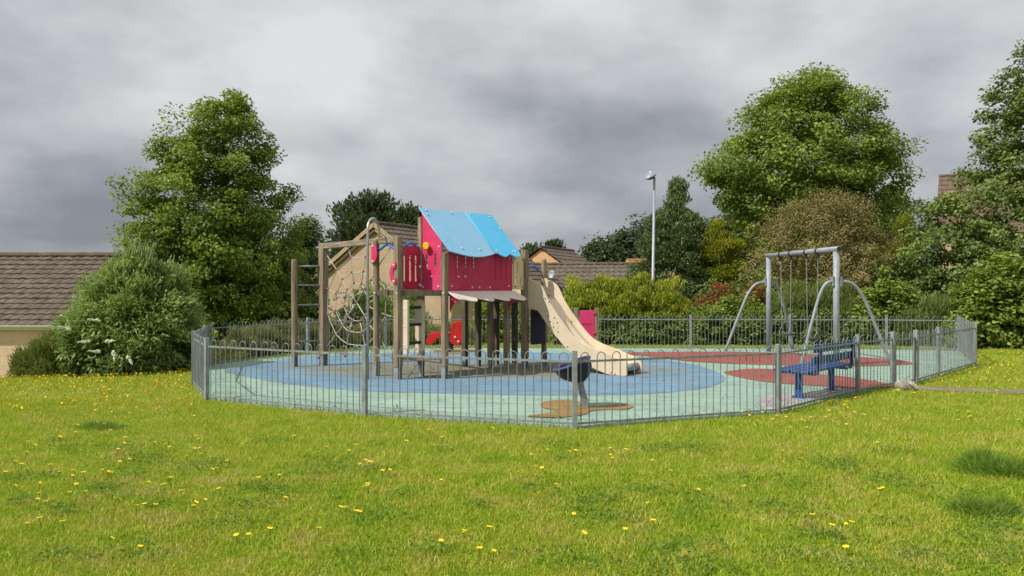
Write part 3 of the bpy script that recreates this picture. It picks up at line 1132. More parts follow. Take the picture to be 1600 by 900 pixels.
# ---- yellow lawn flowers
def flower_mesh():
    mb = MB()
    mb.tube([(0, 0, 0), (0.004, 0, 0.035), (0.002, 0.003, 0.062)], 0.0022, 4)
    me = mb.mesh('yellow_flower', M['flower_stem'])
    me.materials.append(M['flower_yellow'])
    bm = bmesh.new()
    bm.from_mesh(me)
    c0 = Vector((0.002, 0.003, 0.062))
    n = 12
    top = bm.verts.new(c0 + Vector((0, 0, 0.006)))
    ring = []
    for j in range(2 * n):
        a = math.pi * j / n
        r = 0.0185 if j % 2 == 0 else 0.012
        ring.append(bm.verts.new(c0 + Vector((r * math.cos(a), r * math.sin(a), 0.008 if j % 2 == 0 else 0.004))))
    low = bm.verts.new(c0 - Vector((0, 0, 0.003)))
    for j in range(2 * n):
        for f in (bm.faces.new((top, ring[j], ring[(j + 1) % (2 * n)])), bm.faces.new((low, ring[(j + 1) % (2 * n)], ring[j]))):
            f.material_index = 1
    bm.to_mesh(me)
    bm.free()
    return me


fl = flower_mesh()
spots = []
near_px = [(122, 768), (60, 765), (20, 768), (92, 747), (110, 781), (133, 785), (70, 795), (57, 790), (43, 832), (65, 830), (100, 835), (62, 779), (235, 763), (259, 776), (266, 762), (284, 782), (229, 801), (213, 811), (242, 803),
           (300, 800), (303, 802), (319, 790), (346, 777), (350, 775), (219, 872), (168, 854), (371, 849), (390, 851), (421, 847), (467, 841), (496, 846), (530, 806), (542, 803), (559, 810), (443, 788), (577, 776), (576, 773),
           (568, 730), (577, 728), (583, 733), (598, 748), (608, 746), (567, 734), (545, 713), (614, 797), (558, 822), (690, 858), (725, 842), (764, 839), (751, 879), (769, 880), (692, 759), (726, 842), (850, 741), (836, 741), (819, 753),
           (826, 761), (841, 752), (852, 752), (863, 760), (868, 770), (897, 815), (1020, 727), (1089, 775), (1222, 719), (1200, 724), (1167, 769), (1047, 746), (1270, 823), (1300, 842), (1322, 829), (1327, 833), (1326, 870), (1380, 772), (1376, 776),
           (957, 708), (953, 717), (978, 709), (985, 715), (955, 729), (890, 702), (899, 715), (1017, 797), (1023, 828), (978, 845), (908, 846), (1371, 699), (1418, 697), (305, 713), (315, 720), (462, 694), (360, 729), (408, 757), (437, 755),
           (330, 743), (338, 742), (354, 729), (163, 745), (174, 750), (132, 755), (115, 750), (183, 792), (33, 737), (42, 745), (2, 745), (8, 749), (20, 725), (22, 732), (40, 717), (52, 706), (91, 691), (118, 685), (66, 667), (76, 648), (97, 642)]
for p in near_px:
    q = G(*p)
    spots.append((q.x, q.y))


def patch(n, px0, px1, py0, py1):
    k = 0
    while k < n:
        py = py0 + (py1 - py0) * random.random()
        px = px0 + (px1 - px0) * random.random()
        q = G(px, py)
        if not inside(np.array([q.x]), np.array([q.y]), 0.01)[0] and not on_path(np.array([q.x]), np.array([q.y]))[0]:
            spots.append((q.x, q.y))
            k += 1


patch(26, 40, 330, 640, 760)
patch(14, 500, 900, 675, 720)
patch(40, 1120, 1330, 630, 680)
patch(30, 1330, 1600, 612, 680)
for i, (x, y) in enumerate(spots[:290]):
    o = link('yellow_flower', fl)
    o.location = (x, y, float(gz(x, y)))
    s = 0.85 + 0.4 * random.random()
    o.scale = (s, s, s * (0.8 + 0.5 * random.random()))
    o.rotation_euler = (random.gauss(0, .18), random.gauss(0, .18), random.random() * 6.3)
    tag(o, 'small yellow dandelion-like flower on a short stem in the lawn', 'flower', 'yellow flowers scattered over the lawn')
# the far drifts of flowers, too many and too small to count
fx, fy = [], []
for n, (a, b_, c, d_) in ((620, (-40, 330, 573, 612)), (160, (0, 300, 612, 650)), (150, (1440, 1640, 556, 602)), (70, (1500, 1700, 552, 575))):
    k = 0
    while k < n:
        px, py = a + (b_ - a) * random.random(), c + (d_ - c) * random.random()
        q = G(px, py)
        if not inside(np.array([q.x]), np.array([q.y]), 0.01)[0]:
            fx.append(q.x)
            fy.append(q.y)
            k += 1
fx, fy = np.array(fx), np.array(fy)
fzz = gz(fx, fy) + 0.06
P = np.stack([fx, fy, fzz], 1)
n = len(P)
o = leaf_mesh('flower_drift', np.repeat(P, 2, 0), np.tile([[0, 0.3, 1.0]], (2 * n, 1)) + RNG.normal(0, .2, (2 * n, 3)), RNG.normal(size=(2 * n, 3)), 0.038, 0.033, np.full(2 * n, .5), M['flower_yellow'], None)
tag(o, 'drifts of tiny yellow flowers along the far edges of the lawn', 'flowers', kind='stuff')

# weeds along the foot of the near fence
wx, wy = [], []
for a, b_ in zip('CDEFGHIJ', 'DEFGHIJK'):
    if a == 'H':
        continue
    p, q = FP[a], FP[b_]
    for _ in range(int((q - p).length * 45)):
        r = p.lerp(q, random.random())
        wx.append(r.x + random.gauss(0, .04))
        wy.append(r.y + random.gauss(-0.02, .05))
wx, wy = np.array(wx), np.array(wy)
n = len(wx)
h = 0.04 + 0.10 * RNG.random(n) ** 3
P = np.stack([wx, wy, h * 0.45], 1)
T = np.stack([RNG.normal(0, .4, n), RNG.normal(0, .4, n), np.ones(n)], 1)
o = leaf_mesh('weeds', P, RNG.normal(size=(n, 3)), T, h, 0.012, 0.35 + RNG.normal(0, .2, n), M['blade_dark'], None)
tag(o, 'thin weeds and longer grass along the foot of the near fence', 'weeds', kind='stuff')

# dead leaves and grit blown on to the play surface, most of it along the railings
lx_, ly_ = [], []
for a, b_ in zip(order, order[1:] + order[0]):
    p, q = FP[a], FP[b_]
    cpt = Vector((0.5, 15.0, 0))
    for _ in range(int((q - p).length * 26)):
        r = p.lerp(q, random.random())
        r = r.lerp(cpt, min(0.5, random.expovariate(22) + 0.004))
        lx_.append(r.x)
        ly_.append(r.y)
for _ in range(420):
    r = Vector((random.uniform(-4.5, 9), random.uniform(10.5, 20)))
    if inside(np.array([r.x]), np.array([r.y]), -0.03)[0]:
        lx_.append(r.x)
        ly_.append(r.y)
n = len(lx_)
P = np.stack([np.array(lx_), np.array(ly_), np.full(n, 0.040)], 1)
M['litter'] = foliage('dead_leaf', (0.06, 0.045, 0.025), (0.13, 0.095, 0.04), (0.20, 0.17, 0.06), 0.1)
o = leaf_mesh('leaf_litter', P, np.tile([[0, 0, 1.0]], (n, 1)) + RNG.normal(0, .25, (n, 3)), RNG.normal(size=(n, 3)) * [1, 1, .15], 0.03 + 0.035 * RNG.random(n), 0.022, 0.5 + RNG.normal(0, .25, n), M['litter'], None)
tag(o, 'small dead leaves and grit lying on the play surface', 'leaf litter', kind='stuff')

# ================================================================== FENCE
fence = thing('bow_top_fence', 'grey galvanised bow-top railing running all round the playground', 'fence', (1.0, 9.5, 0))
PH = 0.93
for k in order:
    p = FP[k]
    i = order.index(k)
    d = (FP[order[(i + 1) % len(order)]] - FP[order[i - 1]]).normalized()
    s = Vector((-d.y, d.x, 0))
    w = 0.036 if k in 'HI' else 0.030
    mb = MB().frame_box((p.x, p.y, PH / 2 - 0.03), d * w, s * w, Vector((0, 0, PH / 2 + 0.03)))
    mb.build('post', M['galv'], fence, bevel=0.004)


def hoop_mesh(wd, z0, z1, r=0.0062):
    mb = MB()
    R = wd / 2
    pts = [(-R, 0, z0), (-R, 0, z1 - R)]
    pts += [(-R * math.cos(math.radians(t)), 0, z1 - R + R * math.sin(math.radians(t))) for t in (22, 45, 68, 90, 112, 135, 158)]
    pts += [(R, 0, z1 - R), (R, 0, z0)]
    mb.tube(pts, r, 6, False)
    return mb.mesh('hoop', M['galv_bar'], Vector((0, 0, 0)), True)


def panel(parent, p, q, top=0.905, rail_t=0.80, rail_b=0.06, gap=0.034, pitch0=0.205):
    d = (q - p)
    L = d.length - 2 * gap
    d.normalize()
    n = max(1, round(L / pitch0))
    pitch = L / n
    a = p + d * gap
    me_ = hoop_mesh(pitch * 0.52, rail_b - 0.05, top)
    for z in (rail_t, rail_b):
        mb = MB().beam(a + Vector((0, 0, z)), a + d * L + Vector((0, 0, z)), 0.010, 0.027 if z == rail_t else 0.024)
        mb.build('rail', M['galv'], parent)
    ang = math.atan2(d.y, d.x)
    for i in range(n):
        c = a + d * pitch * (i + 0.5)
        link('hoop', me_, parent, c, (random.gauss(0, .006), random.gauss(0, .006), ang))


gate = thing('gate', 'narrow bow-top gate between the two thickest fence posts beside the boulder', 'gate', FP['I'])
for i, k in enumerate(order):
    k2 = order[(i + 1) % len(order)]
    p, q = FP[k].copy(), FP[k2].copy()
    p.z = q.z = 0
    if k == 'H':
        panel(gate, p, q, gap=0.062, rail_t=0.79)
        d = (q - p).normalized()
        for e_ in (p + d * 0.058, q - d * 0.058):
            MB().beam(e_ + Vector((0, 0, 0.06)), e_ + Vector((0, 0, 0.82)), 0.022, 0.022).build('stile', M['galv'], gate)
        for z in (0.25, 0.72):
            MB().beam(q - d * 0.05 + Vector((0, 0, z)), q - d * 0.02 + Vector((0, 0, z)), 0.04, 0.05).build('hinge', M['rubber'], gate)
    else:
        panel(fence, p, q)

# ================================================================== PLAY TOWER
W_ = Vector((0.63, 0.78, 0)).normalized()        # along the hut's front wall
N_ = Vector((W_.y, -W_.x, 0))                     # out of the hut's front wall, the way the slide runs
O_ = Vector((-1.22, 13.9, 0))
UP = Vector((0, 0, 1))


def T3(u, v, z=0.0):
    """u along the wall, v into the tower"""
    p = O_ + W_ * u - N_ * v
    return Vector((p.x, p.y, z))


tower = thing('play_tower', 'timber climbing tower with pink play hut, blue roof, rope net and cream slide', 'play tower', (-0.6, 15.0, 0.02))
post_n = {}


def tpost(name, p, ztop, w=0.115, foot=True, mat='timber', round_=False, label=None):
    z0 = 0.24 if foot else 0.02
    if round_:
        mb = MB().tube([(p.x, p.y, z0), (p.x, p.y, ztop - 0.03), (p.x, p.y, ztop)], [w / 2, w / 2, w / 2 * 0.75], 14)
        o = mb.build('post', M[mat], tower, False)
    else:
        mb = MB().frame_box((p.x, p.y, (z0 + ztop) / 2), W_ * (w / 2), N_ * (w / 2), UP * ((ztop - z0) / 2))
        o = mb.build('post', M[mat], tower, bevel=0.012)
    if foot:
        mb = MB()
        for s in (-1, 1):
            mb.frame_box((p.x + W_.x * s * w * 0.36, p.y + W_.y * s * w * 0.36, 0.16), W_ * 0.006, N_ * (w * 0.42), UP * 0.14)
        mb.frame_box((p.x, p.y, 0.155), W_ * (w * 0.34), N_ * 0.006, UP * 0.134)
        mb.build('metal_foot', M['galv'], o)
    return o


pA = G(460, 574.7)
pB = G(505.5, 573)
pC = G(588, 589.4)
pD = G(622, 594.5)
p2 = T3(0, 0.6)
tpost('p', pA, 2.26, 0.125, round_=True)
tpost('p', pB, 2.60, 0.15)
tpost('p', pC, 2.57, 0.115, round_=True)
tpost('p', pD, 2.60, 0.125)
tpost('p', p2, 2.98, 0.10)
tpost('p', T3(0, 0), 2.30, 0.105)
tpost('p', T3(1.84, 0.055), 2.28, 0.105)
tpost('p', T3(2.36, 0.0), 2.44, 0.125)
tpost('p', T3(2.99, -0.02), 2.27, 0.115, round_=True)
tpost('p', T3(1.86, 1.2), 1.52, 0.105, mat='timber_dark')  # posts under the platform: its shade is put into their darker timber
tpost('p', T3(1.96, 0.92), 1.52, 0.105, mat='timber_dark')
tpost('p', T3(2.5, 0.88), 1.40, 0.105, mat='timber_dark')
tpost('p', T3(2.9, 0.7), 1.40, 0.105, mat='timber_dark')
tpost('p', T3(2.0, 0.62), 2.98, 0.10)

# decks: boards on a rim
def deck(corners, z, rim=0.10):
    mb = MB()
    n = len(corners)
    for i in range(n):
        a, b_ = corners[i], corners[(i + 1) % n]
        mb.beam(Vector((a.x, a.y, z - rim / 2)), Vector((b_.x, b_.y, z - rim / 2)), 0.045, rim)
    mb.build('deck_rim', M['timber_dark'], tower)
    mb = MB()
    mb.prism([(p.x, p.y, z - 0.002) for p in corners], Vector((0, 0, -0.03)))
    mb.build('deck_floor', M['timber_dark'], tower)


deck([pC, pD, p2, T3(0, 1.25)], 1.625)
deck([T3(0.02, 0.05), T3(1.92, 0.05), T3(1.92, 1.15), T3(0.02, 1.15)], 1.62)
deck([T3(1.97, 0.05), T3(2.98, 0.05), T3(2.98, 0.9), T3(1.97, 0.9)], 1.46, 0.09)
mb = MB().beam(Vector((pD.x, pD.y, 1.575)) - UP * 0.0, T3(0, 0, 1.575), 0.05, 0.105)
mb.build('deck_beam', M['timber_dark'], tower)
for p in (pC, pD, T3(0, 0)):
    bolt(tower, Vector((p.x, p.y, 1.57)) - Vector((0.25, 1, 0)).normalized() * 0.066, (-0.25, -1, 0), 0.02)
bolt(tower, T3(2.36, -0.07, 1.44), N_, 0.024)

# --- net frame: rungs, top beam
for i, z in enumerate((2.115, 1.72, 1.31, 0.93, 0.55)):
    MB().tube([(pA.x, pA.y, z), (pB.x, pB.y, z)], 0.018, 8).build('rung', M['galv'], tower, True)
ZB = 2.54
mb = MB().beam(Vector((pB.x, pB.y, ZB)) + (pB - pD).normalized() * 0.05, Vector((pD.x, pD.y, ZB)), 0.10, 0.115)
mb.build('top_beam', M['timber_beam'], tower, bevel=0.012)
net = bpy.data.objects.new('climbing_net', None)
COL.objects.link(net)
net.parent = tower
side = Vector((-(pD - pB).normalized().y, (pD - pB).normalized().x, 0)) * 0.03
nf = PL(pB + side, pD + side)
ctr = nf(557.5, 473)
anch = [((500, 383), 'd'), ((543, 382), 'o'), ((577, 380.5), 'o'), ((615, 380), 'd'), ((618, 446), 'o'), ((618, 496), 'o'), ((616, 566), 'd'), ((574, 560), 'o'), ((539, 556), 'o'), ((498, 559), 'd'), ((500, 496), 'o'), ((500, 446), 'o')]
conn = MB().ball((0, 0, 0), 0.028, 8, 6).mesh('connector', M['knob_red'], Vector(), True)
rings = [[], [], []]
for (px, py), kind in anch:
    a = nf(px, py)
    fr = (0.45, 0.62, 0.78) if kind == 'd' else (0.24, 0.46, 0.68)
    pts = [a]
    for j, f in enumerate(fr):
        q = a.lerp(ctr, f) + Vector((random.gauss(0, .012), 0, random.gauss(0, .012)))
        rings[j].append(q)
        pts.append(q)
    if kind == 'd':
        pts.append(ctr)
    MB().tube(pts, 0.010, 5).build('rope', M['rope'], net, True)
    link('connector', conn, net, a)
    for q in pts[1:4]:
        link('connector', conn, net, q)
link('connector', conn, net, ctr)
for rg in rings:
    pts = []
    for a, b_ in zip(rg, rg[1:] + rg[:1]):
        pts += [a, a.lerp(b_, 0.5) + Vector((0, 0, -0.012))]
    MB().tube(pts, 0.010, 5, closed=True).build('rope', M['rope'], net, True)

# --- fire pole
bx_ = G(574.5, 594.5)
R_ = 0.13
tpl = Vector((pC.x + 0.05, pC.y, 0)) - bx_
tpl.z = 0
dn = tpl.normalized()
pts = [Vector((bx_.x, bx_.y, 0.02)), Vector((bx_.x, bx_.y, 2.72))]
half = tpl.length / 2
for a in range(20, 180, 20):
    pts.append(bx_ + dn * (half - half * math.cos(math.radians(a))) + UP * (2.72 + 0.22 * math.sin(math.radians(a))))
pts += [bx_ + tpl + UP * 2.72, bx_ + tpl + UP * 2.5]
MB().tube(pts, 0.024, 10).build('fire_pole', M['steel'], tower, True)

# --- half-moon grab plates
dCD = (pD - pC).normalized()
nCD = Vector((dCD.y, -dCD.x, 0))
for p, sgn, zc_, hh in ((pC, 1, 2.30, 0.19), (pD, -1, 1.93, 0.195)):
    ol = []
    for i in range(25):
        a = math.radians(-90 + 180 * i / 24)
        ol.append((sgn * (-0.035 + 0.175 * math.cos(a)), hh * math.sin(a)))
    inner = [(sgn * (-0.035), hh * 0.52), (sgn * 0.035, hh * 0.38), (sgn * 0.05, 0), (sgn * 0.035, -hh * 0.38), (sgn * (-0.035), -hh * 0.52)]
    if sgn < 0:
        ol = ol + inner
    g = plate('grab_plate', ol, [], Vector((p.x, p.y, zc_)) + nCD * 0.075, dCD, UP, 0.024, M['pink'], tower)
    for z in (-0.75, 0.75):
        bolt(g, Vector((p.x, p.y, zc_ + hh * z)) + nCD * 0.088 + dCD * sgn * 0.012, nCD, 0.026)


# --- wavy blue rails
def wave(a, b_, z, amp):
    pts = []
    for i in range(17):
        t = i / 16
        q = a.lerp(b_, t)
        pts.append(Vector((q.x, q.y, z + amp * (-math.cos(2 * math.pi * t) * 0.5 + 0.5) - 0.02 * t)))
    MB().tube(pts, 0.024, 8).build('wavy_rail', M['blue_pipe'], tower, True)


wave(pC + dCD * 0.06, pD - dCD * 0.03, 2.37, 0.10)
wave(Vector((pD.x, pD.y, 0)) + W_ * 0.05, p2, 2.37, 0.13)
wave(T3(2.40, 0.05), T3(2.96, 0.03), 2.02, 0.10)


# --- panels
def slot(x, z0, z1, w):
    return rrect(x - w / 2, z0, x + w / 2, z1, w / 2 - 0.001, 3)


Z0 = 1.61
# hut's front wall, its shade put into a darker pink
wall_out = rrect(0.06, Z0, 1.93, 2.435, 0.03)


def u_of(px):
    k = (px - 800) / F_PX
    return (-O_.x + k * O_.y) / (W_.x - k * W_.y)


holes = [slot(u_of(x), 2.005, 2.28, 0.055) for x in (714, 727, 739.5)] + [slot(u_of(x), 1.80, 2.30, 0.030) for x in (772.5, 781, 789.5)]
wall = plate('hut_wall', wall_out, holes, T3(0, -0.012, 0), W_, UP, 0.024, M['pink_shaded'], tower)
wf = PL(T3(0, -0.026), T3(2, -0.026))
for px, py in ((716.5, 432), (727, 432), (706, 447), (738, 449), (749, 449), (765.6, 449), (795, 447), (800.5 - 4, 402)):
    bolt(wall, wf(px, py), N_, 0.021)
# left pink gable
gab = [(0.055, Z0), (0.545, Z0), (0.555, Z0 + 0.02), (0.555, 3.045), (0.055, 2.50)]
gholes = []


def v_of(px):
    k = (px - 800) / F_PX
    return (O_.x - k * O_.y) / (N_.x - k * N_.y)


for px in (668.5, 682):
    gholes.append(slot(v_of(px), 2.035, 2.30, 0.062))
gable = plate('pink_gable', gab, gholes, T3(-0.012, 0, 0), -N_, UP, 0.024, M['pink'], tower)
gf = PL(T3(-0.026, 0), T3(-0.026, 1))
for px, py in ((661.5, 385.5), (686, 385.5), (674.5, 432), (661, 448), (685, 448)):
    bolt(gable, gf(px, py), -W_, 0.021)
# yellow flower-shaped funnel on the gable
c = gf(670, 385)
ol = []
for j in range(48):
    a = 2 * math.pi * j / 48
    ol.append((0.075 * (1 + 0.07 * math.cos(6 * a)) * math.cos(a), 0.075 * (1 + 0.07 * math.cos(6 * a)) * math.sin(a)))
mb = MB()
A_ = -N_
ringa = [c - W_ * 0.085 + A_ * x + UP * y for x, y in ol]
ringb = [c - W_ * 0.012 + A_ * x * 0.45 + UP * y * 0.45 for x, y in ol]
ringc = [c - W_ * 0.055 + A_ * x * 0.30 + UP * y * 0.30 for x, y in ol]
nn = len(ol)
mb.add(ringa + ringb + ringc, [(i, (i + 1) % nn, (i + 1) % nn + nn, i + nn) for i in range(nn)] + [(i + 2 * nn, (i + 1) % nn + 2 * nn, (i + 1) % nn, i) for i in range(nn)] + [tuple(range(2 * nn, 3 * nn))])
mb.build('flower_funnel', M['yellow'], tower, True)
# slit panel between the post pD and the gable post
sp_len = (p2 - pD).length
sl = plate('slit_panel', rrect(0.06, 1.64, sp_len - 0.05, 2.43, 0.02), [slot(x, 1.78, 2.27, 0.055) for x in (0.15, 0.29, 0.43)], Vector((pD.x, pD.y, 0)), (p2 - pD).normalized(), UP, 0.024, M['pink_shaded'], tower)
for z in (1.72, 2.06):
    bolt(sl, Vector((p2.x, p2.y, z)) + N_ * 0.03 - W_ * 0.06, N_ - W_ * 0.6, 0.03, 'bolt')
# tan panel beside the slide
kh = plate('tan_panel', rrect(1.97, 1.635, 2.29, 2.32, 0.02), [slot(2.09, 1.95, 2.2, 0.05), slot(2.05, 1.72, 1.88, 0.045), slot(2.20, 1.72, 1.88, 0.045)], T3(0, -0.012, 0), W_, UP, 0.024, M['khaki'], tower)
for u, z in ((2.01, 2.24), (2.24, 2.24), (2.01, 1.69), (2.24, 1.69)):
    bolt(kh, T3(u, -0.025, z), N_, 0.018, 'bolt_dark')
# inner tan panel facing the slide's head
plate('tan_panel', rrect(0.08, 1.5, 0.78, 2.15, 0.02), [], T3(2.36, 0, 0), -N_, UP, 0.022, M['khaki'], tower)

# --- roof: two lapped sheets running from ridge to scalloped eave
ez = 2.325
ev, rv = -0.13, 0.63
rz = 3.155


def roof_sheet(u0, u1, eave, mat, lift):
    """eave: list of (u, extra length down the slope)"""
    S = (T3(0, ev, ez) - T3(0, rv, rz))
    SL = S.length
    S.normalize()
    ol = [(u0, 0), (u0, SL)] + [(u, SL + x) for u, x in eave] + [(u1, SL), (u1, 0)]
    ol = [(a, b_) for a, b_ in ol]
    nrm = W_.cross(S)
    org = T3(0, rv, rz) - nrm * lift
    return plate('roof_sheet', ol, [], org, W_, S, 0.02, M[mat], tower, 0.003), S, -nrm, SL, org


e1 = [(0.0 + 1.26 * t, 0.115 * math.sin(math.pi * t)) for t in np.linspace(0.02, 0.98, 12)]
e2 = [(1.24 + 0.08 + (2.03 - 1.32) * t, 0.085 * math.sin(math.pi * min(1, t * 2)) if t < 0.5 else 0.07 * math.sin(math.pi * (t - 0.5) * 2) + 0.035 * (t - .5)) for t in np.linspace(0.0, 0.97, 14)]
r1, S_, RN, SL, org = roof_sheet(-0.03, 1.25, e1, 'roof_pale', 0.0)
r2, *_ = roof_sheet(1.254, 2.04, e2, 'roof_bright', 0.0)
# the bright sheet laps a little higher than the pale one
r2.location += RN * 0.010
for rr, pts in ((r1, [(0.10, 0.06), (0.06, 0.16), (0.78, 0.06), (0.36, 0.93), (0.86, 0.93)]), (r2, [(1.34, 0.05), (1.92, 0.06), (1.98, 0.36), (1.34, 0.95), (1.86, 0.93), (1.94, 0.93)])):
    for u, t in pts:
        bolt(rr, org + W_ * u + S_ * SL * t + RN * 0.018, RN, 0.022)
# scuffs on the sheets
for rr, u, t, ln, mt in ((r1, 0.10, 0.74, 0.22, 'roof_bright'), (r1, 0.20, 0.68, 0.2, 'roof_bright'), (r2, 1.80, 0.44, 0.09, 'bolt')):
    MB().beam(org + W_ * u + S_ * SL * t + RN * 0.013, org + W_ * (u + 0.012) + S_ * (SL * t + ln) + RN * 0.013, 0.012 if mt != 'bolt' else 0.045, 0.004, RN).build('scuff_mark', M[mt], rr)

# --- awning with scallops and its brackets
AS = (N_ * 0.36 - UP * 0.185).normalized()
ol = [(0.03, 0.0), (1.96, 0.0)]
sc = []
for i in range(4):
    u1 = 1.98 - i * 0.475
    for t in np.linspace(0, 1, 7)[:-1]:
        sc.append((u1 - 0.475 * t, 0.27 + 0.135 * math.sin(math.pi * (t ** 0.65)) * (1 - 0.2 * t)))
ol = ol + [(1.99, 0.29)] + sc[1:] + [(0.06, 0.31), (0.02, 0.24)]
aw = plate('awning', ol, [], T3(0, -0.04, 1.60), W_, AS, 0.018, M['awning'], tower, 0.003)
AN = W_.cross(AS)
AN = AN if AN.z > 0 else -AN
for u, t in ((0.10, 0.22), (0.9, 0.04), (1.85, 0.22)):
    bolt(aw, T3(u, -0.04, 1.60) + AS * t + AN * 0.012, AN, 0.02)
for u in (0.13, 1.84):
    br = plate('awning_bracket', [(0.0, 1.585), (0.0, 1.24), (0.04, 1.32), (0.09, 1.38), (0.15, 1.40), (0.20, 1.42)], [], T3(u, -0.015, 0), N_, UP, 0.022, M['pink'], tower)
    bolt(br, T3(u - 0.012, -0.08, 1.46), -W_, 0.02)

# --- climbing ladder with black rungs
for u, v, hw in ((-0.52, 0.47, 0.07), (-0.13, 0.50, 0.10)):
    ld = plate('ladder_side', rrect(-hw, 0.47, hw, 1.45, hw * 0.95, 6), [], T3(u, v, 0), N_, UP, 0.05, M['cream'], tower)
    for z in (0.67, 1.0, 1.31):
        for q in (-0.025, 0.025):
            bolt(ld, T3(u - 0.026, v + q, z - 0.03), -W_, 0.013)
for z in (0.67, 1.0, 1.31):
    MB().tube([T3(-0.50, 0.47, z), T3(-0.06, 0.47, z)], 0.027, 10).build('ladder_rung', M['black_plastic'], tower, True)

# --- round step board low between the two front posts
ol = []
cA, cB, cC = Vector((pD.x, pD.y, 0)), T3(0, 0), T3(-0.05, 0.62)
ctrx = (cA + cB + cC) / 3
stp = spline([cA + (cA - ctrx) * 0.05, cA.lerp(cB, 0.5) + (cA.lerp(cB, 0.5) - ctrx) * 0.35, cB + (cB - ctrx) * 0.05, cB.lerp(cC, 0.5) + (cB.lerp(cC, 0.5) - ctrx) * 0.3, cC, cA.lerp(cC, 0.5) + (cA.lerp(cC, 0.5) - ctrx) * 0.3], 6)
MB().prism([(p.x, p.y, 0.405) for p in stp], Vector((0, 0, -0.045))).build('step_board', M['timber'], tower)
for p in (cA, cB, cC):
    MB().beam(Vector((p.x, p.y, 0.36)).lerp(Vector((ctrx.x, ctrx.y, 0.36)), 0.12), Vector((p.x, p.y, 0.28)).lerp(Vector((ctrx.x, ctrx.y, 0.28)), 0.05), 0.06, 0.08).build('step_bracket', M['galv'], tower)

# --- slide
top_c = [(0.0, 1.84), (0.08, 1.86), (0.147, 1.824), (0.26, 1.785), (0.375, 1.726), (0.47, 1.60), (0.544, 1.456), (0.709, 1.228), (0.919, 0.985), (1.10, 0.79), (1.29, 0.64), (1.55, 0.535), (1.844, 0.459), (2.036, 0.39), (2.22, 0.335), (2.33, 0.29), (2.38, 0.22)]
bot_c = [(2.38, 0.06), (2.33, 0.03), (1.97, 0.04), (1.70, 0.11), (1.53, 0.175), (1.30, 0.30), (1.06, 0.445), (0.94, 0.54), (0.83, 0.646), (0.70, 0.76), (0.585, 0.877), (0.50, 0.985), (0.44, 1.06), (0.35, 1.163), (0.25, 1.215), (0.13, 1.235), (0.0, 1.24)]
slide = bpy.data.objects.new('slide', None)
COL.objects.link(slide)
slide.parent = tower
US = (2.40, 2.95)
tc_ = [tuple(p) for p in spline([(a, b_) for a, b_ in top_c], 3, False)]
bc_ = [tuple(p) for p in spline([(a, b_) for a, b_ in bot_c], 3, False)]
for u in US:
    sd_ = plate('side_wall', tc_ + bc_, [], T3(u, 0, 0), N_, UP, 0.03, M['cream'], slide, 0.005)
    if u == US[0]:
        sf = PL(T3(u - 0.016, 0), T3(u - 0.016, -1))
        for px, py in ((834, 484), (840, 485.5), (852, 466), (858, 472), (856.5, 494.5), (866, 496.5), (859.5, 502.5), (871, 504), (865, 511), (872, 518.5), (887, 541.5), (961, 585), (955, 582)):
            bolt(sd_, sf(px, py), -W_, 0.016, 'bolt_dark')
        for px, py, r in ((836, 463, 0.062), (868, 508, 0.07)):
            c = sf(px, py)
            MB().tube([c + N_ * (r * math.cos(a)) + UP * (r * math.sin(a)) for a in np.linspace(0, 2 * math.pi, 24, endpoint=False)], 0.005, 5, closed=True).build('embossed_ring', M['khaki'], sd_, True)
    else:
        for px, py in ((849, 443), (858, 462), (884, 494), (893, 503), (897, 512)):
            q = PL(T3(u - 0.016, 0), T3(u - 0.016, -1))(px, py)
            bolt(sd_, q, -W_, 0.016, 'bolt_dark')
bed = [(-0.30, 1.47), (0.0, 1.45), (0.24, 1.42), (0.36, 1.37), (0.48, 1.25), (0.60, 1.09), (0.75, 0.91), (0.92, 0.73), (1.10, 0.565), (1.29, 0.43), (1.52, 0.325), (1.8, 0.25), (2.05, 0.205), (2.22, 0.19), (2.30, 0.165), (2.33, 0.12)]
bs = [Vector(p) for p in spline(bed, 4, False)]
mb = MB()
o_ = 0
nU = 6
vs = []
for p in bs:
    for j in range(nU + 1):
        t = j / nU
        dip = 0.045 * (2 * t - 1) ** 4
        u = US[0] + 0.014 + (US[1] - US[0] - 0.028) * t
        vs.append(T3(u, -p[0], p[1] + dip))
fs = [(i * (nU + 1) + j, i * (nU + 1) + j + 1, (i + 1) * (nU + 1) + j + 1, (i + 1) * (nU + 1) + j) for i in range(len(bs) - 1) for j in range(nU)]
mb.add(vs, fs)
ch = mb.build('chute', M['chute'], slide, True)
sm = ch.modifiers.new('solid', 'SOLIDIFY')
sm.thickness = 0.025
sm.offset = 0
MB().tube([T3(US[0] + 0.016, -2.27, 0.16), T3(US[1] - 0.016, -2.27, 0.16)], 0.075, 14).build('end_roller', M['galv'], slide, True)
MB().frame_box(T3(2.68, -1.15, 0.24), W_ * 0.03, N_ * 0.03, UP * 0.22).build('support_leg', M['galv'], slide)
# dark sheet added to stand for the shade under the slide head
plate('shade_panel', rrect(0.04, 0.50, 0.52, 1.22, 0.03), [], T3(2.40, -0.10, 0), W_, UP, 0.024, M['navy'], tower)

